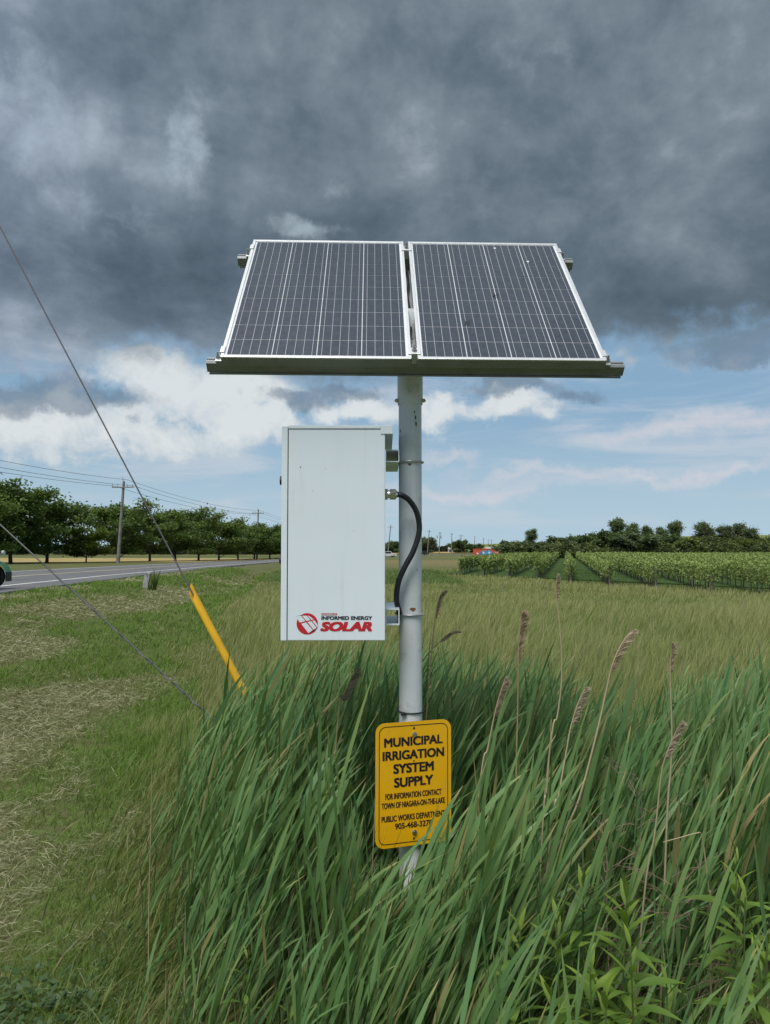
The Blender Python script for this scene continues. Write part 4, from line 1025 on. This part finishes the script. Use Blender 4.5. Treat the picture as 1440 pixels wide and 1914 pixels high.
# --- mown verge: short stubble, then loose cut hay
def mown():
    n = 230000
    Y = 2.0 * (60 / 2.0) ** (rng.random(n) ** 1.05); X = rng.uniform(-.74, .10, n) * (Y + .6)
    ok = (X < bound(Y) + .25) & (X > road_x(Y) + .25); X, Y = X[ok], Y[ok]; n = len(X)
    rel = X - road_x(Y)
    patch = np.clip((fbm(X * .55 + 3, Y * .35 + 1) - .5) * 2.0 + .5, 0, 1); fine_ = np.clip((fbm(X * 2.6, Y * 1.6) - .5) * 1.7 + .5, 0, 1)
    sw = .5 + .5 * np.sin(rel * 2.1 + 2.2 * (fbm(X * .3, Y * .12) - .5) * 3)          # mower swaths run along the road
    hay = np.clip(.75 * sw * patch * 2.0 + .6 * (fine_ - .5) + np.exp(-((Y - 4.2) / 1.3) ** 2) * .45, 0, 1)
    h = (.05 + .13 * fine_ * (1 - hay)) * (.6 + .8 * rng.random(n)) * np.clip(.8 + Y * .02, 0, 1.7)
    edge_ = np.clip(1 - (bound(Y) + .25 - X) / .9, 0, 1); h += edge_ * .16 * rng.random(n)
    w_ = np.maximum(.0012, .00038 * Y) * (.7 + .6 * rng.random(n))
    hay = sstep(hay, .12, .98); k = np.clip(hay * .95 + .30 * (rng.random(n) - .5), 0, 1)
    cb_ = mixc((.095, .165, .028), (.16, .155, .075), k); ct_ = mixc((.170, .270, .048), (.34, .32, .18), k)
    root = np.stack([X, Y, tz(X, Y) - .005], 1)
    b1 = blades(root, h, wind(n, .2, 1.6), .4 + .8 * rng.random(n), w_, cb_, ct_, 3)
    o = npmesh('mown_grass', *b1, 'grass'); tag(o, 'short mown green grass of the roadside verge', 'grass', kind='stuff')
    # loose hay
    n = 260000
    Y = 2.0 * (45 / 2.0) ** (rng.random(n) ** 1.1); X = rng.uniform(-.74, .10, n) * (Y + .6)
    rel = X - road_x(Y); patch = np.clip((fbm(X * .55 + 3, Y * .35 + 1) - .5) * 2.0 + .5, 0, 1); fine_ = np.clip((fbm(X * 2.6, Y * 1.6) - .5) * 1.7 + .5, 0, 1)
    sw = .5 + .5 * np.sin(rel * 2.1 + 2.2 * (fbm(X * .3, Y * .12) - .5) * 3)
    hay = np.clip(.85 * sw * patch * 2.0 + .9 * (fine_ - .5) + np.exp(-((Y - 4.2) / 1.3) ** 2) * .42, 0, 1)
    ok = (rng.random(n) < 1.0 * sstep(hay, .10, 1.1)) & (X < bound(Y) + .35) & (X > road_x(Y) + .5); X, Y, fine_ = X[ok], Y[ok], fine_[ok]; n = len(X)
    L_ = (.04 + .10 * rng.random(n)) * np.clip(.8 + Y * .025, 0, 2.0); a = rng.normal(size=n) * .9 + .25
    dirv = np.stack([np.cos(a), np.sin(a), rng.normal(size=n) * .22], 1)
    lift = rng.random(n) * .05 * (.5 + fine_); base_ = np.stack([X, Y, tz(X, Y) + .008 + lift], 1)
    t = np.linspace(-.5, .5, 4)[None, :, None]
    C = base_[:, None] + dirv[:, None] * L_[:, None, None] * t + np.array([0, 0, 1.0]) * (.25 - t ** 2) * L_[:, None, None] * rng.normal(size=(n, 1, 1)) * .5
    C[:, :, 2] = np.maximum(C[:, :, 2], base_[:, None, 2] - lift[:, None] - .004)
    w_ = np.maximum(.0007, .00028 * Y)[:, None] * np.array([.7, 1, 1, 0])
    side = unit(np.cross(dirv, np.array([0, 0, 1.0])) + rng.normal(size=(n, 3)) * .4)
    k = rng.random(n); col = mixc((.24, .23, .13), (.50, .47, .33), k); col = np.where((rng.random(n) < .3)[:, None], mixc((.13, .16, .06), (.21, .23, .10), k), col)
    o = npmesh('cut_hay', *ribbons(C, w_, side, np.repeat(col[:, None], 4, 1)), 'straw'); tag(o, 'loose pale cut hay lying in swaths on the mown verge', 'hay', kind='stuff')
mown()
# --- fine tall grass along the left edge of the reeds and beneath them
def fringe():
    n = 15000
    Y = rng.uniform(2.0, 6.0, n); X = bound(Y) + rng.normal(size=n) * .28 + .35
    X2 = rng.uniform(-.9, 3.2, n // 2); Y2 = rng.uniform(1.8, 5.5, n // 2); X = np.concatenate([X, X2]); Y = np.concatenate([Y, Y2]); n = len(X)
    h = (.25 + .45 * rng.random(n)) * np.clip(.55 + .5 * (X - bound(Y)), .35, 1.3)
    h = np.minimum(h, .95)
    k = rng.random(n); cb_ = mixc((.07, .11, .03), (.13, .14, .045), k); ct_ = mixc((.12, .20, .05), (.25, .26, .09), k ** 1.5)
    dry = rng.random(n) < .13; ct_[dry] = (.30, .25, .14); cb_[dry] = (.22, .18, .10)
    b_ = blades(np.stack([X, Y, tz(X, Y) - .01], 1), h, wind(n, .05, .75), .3 + .6 * rng.random(n), .0018 + .0016 * rng.random(n), cb_, ct_, 5, rng.random(n) < .12)
    tag(npmesh('fringe_grass', *b_, 'grass'), 'fine tall grass growing along and under the edge of the reeds', 'grass', kind='stuff')
fringe()
# --- reed bed
def proj_px(C):
    zc = C[..., 2] - CAMZ; f = C[..., 1] * math.cos(PITCH) + zc * math.sin(PITCH); u = -C[..., 1] * math.sin(PITCH) + zc * math.cos(PITCH)
    return 720 + FPX * C[..., 0] / f, 957 - FPX * u / f
def reed_top_limit(X, Y):
    """keep the sign and the yellow guard in view: reeds standing in front stay below the sight lines"""
    px_ = 720 + FPX * X / Y
    tn = lambda py_: np.tan(np.arctan((py_ - 957) / FPX) - PITCH)
    yt = np.interp(px_, [200, 290, 330, 400, 450, 560, 720, 850, 960, 1040, 1130, 1200, 1260, 1340, 1440], [1560, 1470, 1350, 1270, 1222, 1195, 1195, 1222, 1215, 1285, 1325, 1300, 1250, 1235, 1215])
    front = (Y < 3.03)
    yt = np.where(front & (px_ > 500) & (px_ < 900), np.interp(px_, [500, 570, 640, 700, 770, 790, 830, 900], [1235, 1350, 1560, 1650, 1640, 1590, 1470, 1380]), yt)
    return CAMZ - Y * tn(yt)
def reeds():
    n = 4000
    Y = 1.55 + 4.3 * rng.random(n) ** .9; X = rng.uniform(-1.4, 4.2, n)
    left = np.interp(Y, [1.5, 2, 3, 4, 6], [-.30, -.50, -.82, -1.12, -1.3]) + .55 * (fbm(Y * 2.3, X * 0) - .5) + .10 * rng.normal(size=n)
    ok = (X > left) & (X < .62 * Y + .7)
    # clearings where the low weeds show at the lower right and left
    px_ = 720 + FPX * X / Y
    near = (Y < 2.75); thin = near & (px_ > 900) & (rng.random(n) < .80); ok &= ~thin
    thin = (Y < 2.6) & (px_ < 520) & (rng.random(n) < .55); ok &= ~thin
    ok &= ~((Y < 2.0) & (rng.random(n) < .5))
    X, Y, left = X[ok], Y[ok], left[ok]
    NX = 230; X = np.concatenate([X, rng.uniform(-.30, .30, NX - 22), rng.uniform(.04, .16, 22)]); Y = np.concatenate([Y, rng.uniform(2.15, 2.92, NX - 22), rng.uniform(2.6, 2.85, 22)]); left = np.concatenate([left, np.full(NX, -2.0)])
    n = len(X); z0 = tz(X, Y)
    h = (1.30 + .22 * rng.random(n)) * (.80 + .34 * fbm(X * .9 + 4, Y * .9)) * (.72 + .28 * sstep(X - left, 0, .7))
    h *= 1 - .18 * sstep(X, 1.6, 3) * (Y > 3.6)
    h *= 1 + .22 * sstep(Y, 3.0, 3.6)
    h *= np.where(Y < 2.6, .62 + .2 * rng.random(n), 1)
    h = np.minimum(h, np.maximum(reed_top_limit(X, Y) - z0, .30) * (.70 + .26 * rng.random(n) ** .7 + .14 * (np.arange(n) > n - NX)))
    ex = np.arange(n) >= n - NX; h = np.where(ex, np.maximum(reed_top_limit(X, Y) - z0, .3) * (.72 + .30 * rng.random(n)), h)
    h[-22:] = CAMZ - Y[-22:] * np.tan(np.arctan((rng.uniform(1530, 1600, 22) - 957) / FPX) - PITCH) - z0[-22:]
    lean = .20 + .12 * rng.normal(size=n) - .10 * sstep(X, .4, 1.8)
    wdir = wind(n, .12, .35)
    parts = []
    # stems
    S = 5; t = np.linspace(0, 1, S)[None, :, None]; ld = np.concatenate([wdir, np.zeros((n, 1))], 1)[:, None]
    stem = lambda tt: (np.stack([X, Y, z0], 1)[:, None] + (h * .86)[:, None, None] * (np.array([0, 0, 1.0]) * tt + ld * lean[:, None, None] * (tt * .4 + .5 * tt ** 2)))
    k = rng.random(n); cs = mixc((.065, .105, .040), (.12, .15, .06), k)
    w_ = np.repeat(np.array([[.0032, .003, .0026, .002, 0]]), n, 0)
    for sd in ((1, 0, 0), (0, 1, 0)):
        parts.append(ribbons(stem(t), w_, np.repeat(np.array([sd], float), n, 0), np.repeat(cs[:, None], S, 1)))
    # leaves
    NL = 11; tone = rng.random(n)
    for j in range(NL):
        f = .20 + .80 * (j + .5 * rng.random(n)) / NL
        p0 = stem(f[:, None, None])[:, 0]
        L_ = (.24 + .18 * rng.random(n)) * np.interp(f, [.2, .5, 1], [.8, 1.1, .95]) * np.clip(h / 1.1, .55, 1.15)
        a = rng.normal(size=n) * .75 + np.where(rng.random(n) < .18, 2.6, .1)
        hd_ = np.stack([np.cos(a), np.sin(a), np.zeros(n)], 1)
        up = np.interp(f, [.2, 1], [1.1, 1.9]) + .35 * rng.normal(size=n)
        d0 = unit(hd_ * .42 + np.array([0, 0, 1.15]) * up[:, None] + (np.array([.24, 0, 0]) * (1 - .55 * sstep(X, .4, 1.8))[:, None]))
        S = 6; t = np.linspace(0, 1, S)[None, :, None]
        bend = (.04 + .30 * rng.random(n) ** 2.2)[:, None, None]
        C = p0[:, None] + L_[:, None, None] * (d0[:, None] * t + bend * (t ** 2.2) * (hd_[:, None] * .55 + np.array([.55, .0, -.50])))
        wm = (.0048 + .0062 * rng.random(n) ** 1.4) * np.clip(h / 1.1, .6, 1.1)
        prof = np.array([.40, .86, 1.0, .86, .50, 0])
        side = unit(np.cross(d0, np.stack([np.cos(a + .4), np.sin(a + .4), np.full(n, .3)], 1)) + rng.normal(size=(n, 3)) * .35)
        k = np.clip(.55 * tone + .45 * rng.random(n), 0, 1)
        cl = mixc((.070, .150, .046), (.165, .265, .098), k); hue = rng.normal(size=n)[:, None] * .07; cl = cl * (1 + hue * np.array([1.3, .2, -.6]))
        yl = rng.random(n) < .045; cl[yl] = mixc((.16, .17, .06), (.30, .25, .12), rng.random(yl.sum()))
        cc_ = np.repeat(cl[:, None], S, 1); tipk = (rng.random(n) < .22)[:, None] * np.array([.45, .36, .16]); cc_[:, -1] = np.where(tipk > 0, tipk, cc_[:, -1])
        keep = rng.random(n) < .93
        qx, qy = proj_px(C[:, 1:]); fr_ = C[:, 1:, 1] < 3.0
        hit = fr_ & (((qx > 690) & (qx < 856) & (qy > 1335) & (qy < 1495)) | ((qx > 690) & (qx < 785) & (qy > 1490) & (qy < 1590)))
        keep &= ~hit.any(1)
        parts.append(ribbons(C[keep], wm[keep][:, None] * prof, side[keep], cc_[keep]))
    tag(npmesh('reed_bed', *stack(parts), 'reed'), 'dense green reed bed leaning in the wind around the post', 'reeds', kind='stuff')
    # dry canes and litter among the reeds
    n = 2200; X = rng.uniform(-.8, 3.4, n); Y = rng.uniform(1.9, 5.6, n)
    h = .35 + .55 * rng.random(n); ok = (X < .6 * Y + .5) & (X > bound(Y)); X, Y, h = X[ok], Y[ok], h[ok]; n = len(X)
    h = np.minimum(h, np.maximum(reed_top_limit(X, Y) - tz(X, Y), .2))
    k = rng.random(n); c0 = mixc((.10, .08, .05), (.30, .25, .16), k)
    b_ = blades(np.stack([X, Y, tz(X, Y)], 1), h, wind(n, .1, 1.0), .25 + .7 * rng.random(n), .0016 + .0016 * rng.random(n), c0, c0 * 1.05, 4)
    tag(npmesh('dry_litter', *b_, 'straw'), 'dry brown dead stems standing low among the green reeds', 'dead stems', kind='stuff')
reeds()

# --- single dry reed canes with plumes: pixel path from tip of plume down the cane, depth
def dry_reed(path, Y, plume, label, r=.0042, tint=0.0):
    pts = [P(x, y, Y + i * .012) for i, (x, y) in enumerate(path)]
    foot = pts[-1].copy(); prev = pts[-2]
    g = gz(foot.x, foot.y)
    if foot.z > g + .05:
        dr = (foot - prev).normalized(); dr = Vector((dr.x * .5, dr.y, min(dr.z, -.3))).normalized(); foot = foot + dr * ((foot.z - g) / -dr.z); foot.z = g - .02; pts.append(foot)
    o = empty('dry_reed', pts[-1]); tag(o, label, 'dry reed', 'dry reed canes standing in the reed bed'); b = pts[-1]
    cv = bez(pts, 6)
    col = (.46 - .06 * tint, .39 - .09 * tint, .25 - .08 * tint)
    v, f = tube([q - b for q in cv], [r * (.35 + .65 * i / len(cv)) for i in range(len(cv))], 6)
    npo = npmesh('cane', np.array([tuple(q) for q in v]), np.array([q for q in f if len(q) == 4]), np.zeros((0, 3), int), np.repeat(np.array([col]), len(v), 0), 'straw', o)
    if plume:
        tip, base_ = cv[0], None; acc = 0
        run = [cv[0]]
        for q in cv[1:]:
            acc += (q - run[-1]).length; run.append(q)
            if acc > plume: break
        N = 620; R_ = np.array([tuple(q - b) for q in run])
        u = rng.random(N) ** .8 * (len(run) - 1); i0 = np.minimum(u.astype(int), len(run) - 2); fr_ = (u - i0)[:, None]
        p0 = R_[i0] * (1 - fr_) + R_[i0 + 1] * fr_
        ax = unit(np.array([R_[0] - R_[-1]]))[0]
        L_ = plume * (.16 + .20 * rng.random(N)) * np.interp(u / (len(run) - 1), [0, .35, 1], [.45, 1, .7])
        out = vec_rand(N) * .34 + np.array([.30, 0, 0]); d0 = unit(ax + out)
        S = 4; t = np.linspace(0, 1, S)[None, :, None]
        C = p0[:, None] + L_[:, None, None] * (d0[:, None] * t + (t ** 2) * np.array([.20, 0, -.25]))
        k = rng.random(N); cl = mixc((.32, .24, .18), (.56, .46, .36), k) * (1 - .15 * tint) + np.array((.03, .0, .0)) * tint
        npmesh('plume', *ribbons(C, np.repeat(np.array([[.0005, .0010, .0009, 0]]), N, 0), unit(vec_rand(N)), np.repeat(cl[:, None], S, 1)), 'straw', o)
    return o
dry_reed([(832, 1108), (822, 1116), (815, 1148), (806, 1230), (798, 1330), (792, 1450)], 3.12, .105, 'dry reed with nodding brown plume right of the post above the sign', tint=.5)
dry_reed([(858, 1182), (840, 1184), (818, 1204), (790, 1236), (770, 1280)], 3.4, .09, 'thin dry reed bending right with small plume above the sign')
dry_reed([(976, 1146), (974, 1168), (970, 1210), (968, 1330), (965, 1480)], 2.9, .17, 'dry reed with upright reddish plume left of the tallest bare cane', tint=1)
dry_reed([(1042, 1076), (1040, 1110), (1049, 1200), (1050, 1270), (1042, 1340), (1026, 1420)], 2.9, .09, 'tallest bare dry cane rising before the vineyard end')
dry_reed([(1182, 1182), (1166, 1198), (1146, 1240), (1134, 1290), (1116, 1370), (1084, 1490), (1034, 1640)], 2.75, .16, 'long dry reed with big feathery plume leaning right, right of centre', .0050)
dry_reed([(1256, 1203), (1255, 1222), (1253, 1260), (1256, 1360), (1254, 1440), (1246, 1560)], 2.6, .095, 'slim upright dry reed with short plume near the right edge')
dry_reed([(1094, 1288), (1082, 1312), (1068, 1356), (1058, 1410), (1044, 1490), (1030, 1560)], 2.6, .13, 'short dry reed with drooping grey plume under the long feathery one')
dry_reed([(1272, 1352), (1262, 1372), (1246, 1410), (1236, 1450), (1224, 1560), (1202, 1700)], 2.3, .12, 'near dry reed with ragged pale plume in front of the slim upright one', .0034)
dry_reed([(1031, 1345), (1028, 1400), (1022, 1480), (1014, 1560)], 2.5, 0, 'short broken bare cane between two plumed dry reeds', .0036)
dry_reed([(944, 1270), (934, 1300), (924, 1340), (912, 1400), (896, 1480)], 2.9, .15, 'dull dry reed half hidden in the green leaves right of the sign', tint=.4)
dry_reed([(668, 1252), (655, 1272), (640, 1310), (630, 1370)], 3.0, .16, 'brown plume sunk in the reeds below the white cabinet', tint=.5)
dry_reed([(1240, 1574), (1270, 1566), (1300, 1558), (1311, 1560), (1318, 1600), (1325, 1665), (1328, 1720)], 2.35, 0, 'snapped pale cane with its top folded over to the left, lower right', .0036)
dry_reed([(284, 1440), (283, 1520), (281, 1600), (279, 1690)], 2.9, 0, 'thin tan cane at the left edge of the reeds', .0030, .6)
dry_reed([(441, 1160), (442, 1210), (443, 1262), (444, 1330)], 4.6, 0, 'thin pale stalk standing beside the foot of the yellow guard', .0022)
dry_reed([(706, 1400), (700, 1540), (692, 1680), (672, 1880)], 2.5, 0, 'long thin pale cane just left of the yellow sign', .0024)

# --- leafy weeds: stem with lance-shaped leaves, each leaf its own part
def leaf_mesh(L_, w_, curve, c0, c1):
    S = 7; t = np.linspace(0, 1, S); V = []
    prof = np.array([.10, .62, .95, 1.0, .78, .42, 0]) * w_
    V = []; colr = []
    for i in range(S):
        x = L_ * t[i]; z = L_ * (.10 * t[i] - curve * t[i] ** 2)
        V += [(x, -prof[i], z + prof[i] * .35), (x, 0, z), (x, prof[i], z + prof[i] * .35)]; k = t[i]
        colr += [tuple(np.array(c0) * (1 - k) + np.array(c1) * k)] * 3
    q = []
    for i in range(S - 1):
        for j in range(2): q.append((i * 3 + j, i * 3 + 3 + j, i * 3 + 4 + j, i * 3 + 1 + j))
    o = npmesh('leaf', np.array(V), np.array(q), np.zeros((0, 3), int), np.array(colr), 'leaf'); return data_of(o)
wl = [leaf_mesh(.115, .0115, .30, (.10, .18, .03), (.15, .235, .04)), leaf_mesh(.095, .0105, .14, (.13, .21, .035), (.20, .28, .05)), leaf_mesh(.13, .013, .45, (.08, .15, .03), (.12, .20, .035))]
def weed(px_, py_, Y, H_, label, s=1.0, nl=26, lean=(.05, 0)):
    top = P(px_, py_, Y); g = gz(top.x, Y); H_ = top.z - g; base_ = Vector((top.x - lean[0], Y, g))
    o = empty('leafy_weed', base_); tag(o, label, 'weed', 'leafy green weeds at the foot of the reeds')
    pth = bez([(0, 0, -.02), (lean[0] * .3, lean[1] * .3, H_ * .5), (lean[0], lean[1], H_)], 6)
    st = obj('stem', tube(pth, [.0038 - .002 * i / len(pth) for i in range(len(pth))], 6), M['stem'], o, True)
    zmin = max(.15, 1 - .55 / max(H_, .2))
    rr_ = random.Random(int(px_ * 7 + py_))
    for i in range(nl):
        f = zmin + (1 - zmin) * (i / (nl - 1)) ** .8
        p = pth[min(int(f * (len(pth) - 1)), len(pth) - 1)]; pz = H_ * f
        lf = bpy.data.objects.new('leaf', wl[1 if f > .9 else rr_.choice((0, 2))])
        lf.location = (p.x, p.y, min(pz, H_))
        elev = -(.15 + 1.0 * max(0, (f - .75) / .25) ** 1.5) + rr_.uniform(-.2, .25)
        lf.rotation_euler = (rr_.uniform(-.3, .3), elev, i * 2.4 + rr_.uniform(-.4, .4)); k = 1.12 * s * rr_.uniform(.75, 1.1) * (1.0 if f < .93 else .72); lf.scale = (k, k, k)
        link(lf, o)
M['stem'] = mat('weed_stem', (.08, .12, .03), .7)
for px_, py_, Y, s, nl, lb in ((1088, 1642, 2.30, 1.0, 30, 'tall bright leafy weed behind the others, lower right of the sign'), (1168, 1678, 2.2, 1.1, 34, 'bright leafy weed with upright tip, tallest of the front clump'),
        (972, 1735, 2.15, .95, 26, 'leftmost leafy weed of the lower right clump'), (1040, 1720, 2.2, 1.0, 28, 'leafy weed in the middle of the lower right clump'), (1178, 1770, 2.0, 1.0, 28, 'leafy weed standing low before the tallest of its clump'),
        (1100, 1800, 2.05, 1.05, 26, 'broad leafy weed low in the middle of the clump'), (1033, 1852, 1.95, .9, 22, 'short leafy weed at the bottom edge, right of the post foot'), (1130, 1868, 1.9, .95, 22, 'short leafy weed at the bottom edge under the clump'),
        (1382, 1612, 2.35, 1.0, 26, 'tall leafy weed near the right edge, behind its neighbour'), (1392, 1676, 2.2, 1.05, 28, 'leafy weed with yellowish tip near the right edge'), (1428, 1760, 2.1, 1.0, 24, 'leafy weed cut by the right edge of the picture'),
        (466, 1772, 2.6, .7, 16, 'small bright leafy weed among the reeds at lower left'), (540, 1870, 2.4, .7, 14, 'small leafy weed at the bottom edge left of the post'), (1250, 1850, 2.0, .9, 20, 'dark leafy weed at the bottom edge, right of the clump')):
    weed(px_, py_, Y, 0, lb, s, nl, (random.uniform(-.02, .06), random.uniform(-.02, .02)))
# --- dead twiggy weed
def twigs(px_, py_, Y, label, seed, s=1.0):
    top = P(px_, py_, Y); g = gz(top.x, Y); H_ = top.z - g; rd = random.Random(seed)
    o = empty('dead_weed', (top.x, Y, g)); tag(o, label, 'dead weed', 'dead twiggy weeds in the reeds')
    st = [Vector((rd.uniform(-.02, .02), rd.uniform(-.02, .02), H_ * i / 6)) for i in range(7)]
    npm = lambda nm, parts: obj(nm, join(*parts), M['twig'], o)
    npm('stem', [tube(st, [.003 - .0003 * i for i in range(7)], 5)])
    for i in range(26):
        f = rd.uniform(.35, 1.0); p = Vector((0, 0, H_ * f)); a = rd.uniform(0, 6.28); l = s * rd.uniform(.06, .2) * (1.25 - .6 * f)
        e = p + Vector((math.cos(a) * l, math.sin(a) * l, l * rd.uniform(.15, .9))); ps = [tube([p, p + (e - p) * .5 + Vector((0, 0, .01)), e], [.0013, .0011, .0007], 4)]
        for j in range(4):
            q = p + (e - p) * rd.uniform(.3, .95); a2 = a + rd.uniform(-1.3, 1.3); l2 = l * rd.uniform(.2, .45)
            ps.append(tube([q, q + Vector((math.cos(a2) * l2, math.sin(a2) * l2, l2 * rd.uniform(-.1, .9)))], [.0009, .0006], 4))
        npm('twig', ps)
M['twig'] = mat('dead_twig', (.20, .145, .10), .9, vary=.3, vscale=20)
twigs(1190, 1445, 2.75, 'brown dead twiggy weed behind the leafy clump, tallest', 1, 1.3)
twigs(1130, 1520, 2.7, 'brown dead twiggy weed left of the tallest dead one', 2, 1.1)
twigs(1255, 1590, 2.55, 'pale dead twiggy weed right of the leafy clump', 3, 1.1)
# --- seed-head grasses at lower right
def seedgrass():
    n = 900; parts = []
    X = rng.uniform(.75, 1.75, n); Y = rng.uniform(1.7, 2.7, n); ok = X / Y > .36; X, Y = X[ok], Y[ok]; n = len(X)
    z0 = tz(X, Y); h = .45 + .4 * rng.random(n); h = np.minimum(h, np.maximum(CAMZ - Y * np.tan(np.arctan((1640 - 957) / FPX) - PITCH) - z0, .3))
    k = rng.random(n); c0 = mixc((.06, .10, .03), (.13, .15, .05), k)
    ld = wind(n, .2, .8); ln = .15 + .3 * rng.random(n)
    parts.append(blades(np.stack([X, Y, z0], 1), h, ld, ln, np.full(n, .0016), c0, c0 * 1.3, 5))
    m_ = rng.random(n) < .35; Xs, Ys, zs, hs, lds, lns = X[m_], Y[m_], z0[m_], h[m_], ld[m_], ln[m_]
    for j in range(34):
        f = .72 + .28 * rng.random(len(Xs)); p = np.stack([Xs, Ys, zs], 1) + hs[:, None] * (np.array([0, 0, 1.0]) * (f - .35 * lns * f ** 2.2)[:, None] + np.concatenate([lds, np.zeros((len(Xs), 1))], 1) * (lns * (f * .35 + .65 * f ** 2))[:, None])
        d0 = unit(vec_rand(len(Xs)) * .7 + np.array([0, 0, .8])); t = np.linspace(0, 1, 3)[None, :, None]
        p = p + vec_rand(len(Xs)) * .012 * (1.25 - f)[:, None] * 3
        C = p[:, None] + d0[:, None] * t * .014
        cl = mixc((.17, .17, .08), (.33, .29, .17), rng.random(len(Xs)))
        parts.append(ribbons(C, np.repeat(np.array([[.0007, .0018, 0]]), len(Xs), 0), vec_rand(len(Xs)), np.repeat(cl[:, None], 3, 1)))
    tag(npmesh('seed_grass', *stack(parts), 'grass'), 'grass with loose pale seed heads at the lower right', 'grass', kind='stuff')
seedgrass()
# --- low broad-leaved ground cover at lower left
def cover():
    n = 5200; X = rng.uniform(-1.9, -.25, n); Y = rng.uniform(2.3, 3.9, n)
    m_ = fbm(X * 2.3 + 11, Y * 2.3 + 2); d_ = np.exp(-((X + 1.25) / .45) ** 2 - ((Y - 2.85) / .3) ** 2) + .7 * np.exp(-((X + 1.0) / .16) ** 2 - ((Y - 3.45) / .16) ** 2)
    ok = (rng.random(n) < np.clip(d_ * 1.4 - .15 + .9 * (m_ - .5), 0, 1)) & (X < bound(Y) + .45); X, Y = X[ok], Y[ok]; n = len(X)
    hh = .02 + .07 * rng.random(n); cen = np.stack([X, Y, tz(X, Y) + hh], 1)
    a = rng.random(n)[:, None]; col = np.array((.032, .07, .022)) * (1 - a) + np.array((.075, .125, .045)) * a
    tag(npmesh('ground_cover', *leaf_quads(cen, .017 + .018 * rng.random(n), unit(vec_rand(n) * .55 + np.array([0, -.15, 1])), col, 1.5), 'leaf'), 'low dark green broad-leaved plants in the mown grass at lower left', 'ground cover', kind='stuff')
cover()
# --- weed tuft beside the marker post
n = 60; a = rng.random(n) * 6.28
tb = blades(np.stack([mk.x + .26 + .10 * np.cos(a), mk.y - .05 + .10 * np.sin(a), np.full(n, mk.z - .02)], 1), .35 + .55 * rng.random(n), wind(n, .1, 1.2), .2 + .25 * rng.random(n), np.full(n, .011), mixc((.05, .085, .02), (.08, .12, .03), rng.random(n)), mixc((.09, .13, .04), (.15, .18, .06), rng.random(n)), 4)
tag(npmesh('weed_tuft', *tb, 'grass'), 'tuft of tall green weeds beside the grey marker post', 'weeds')
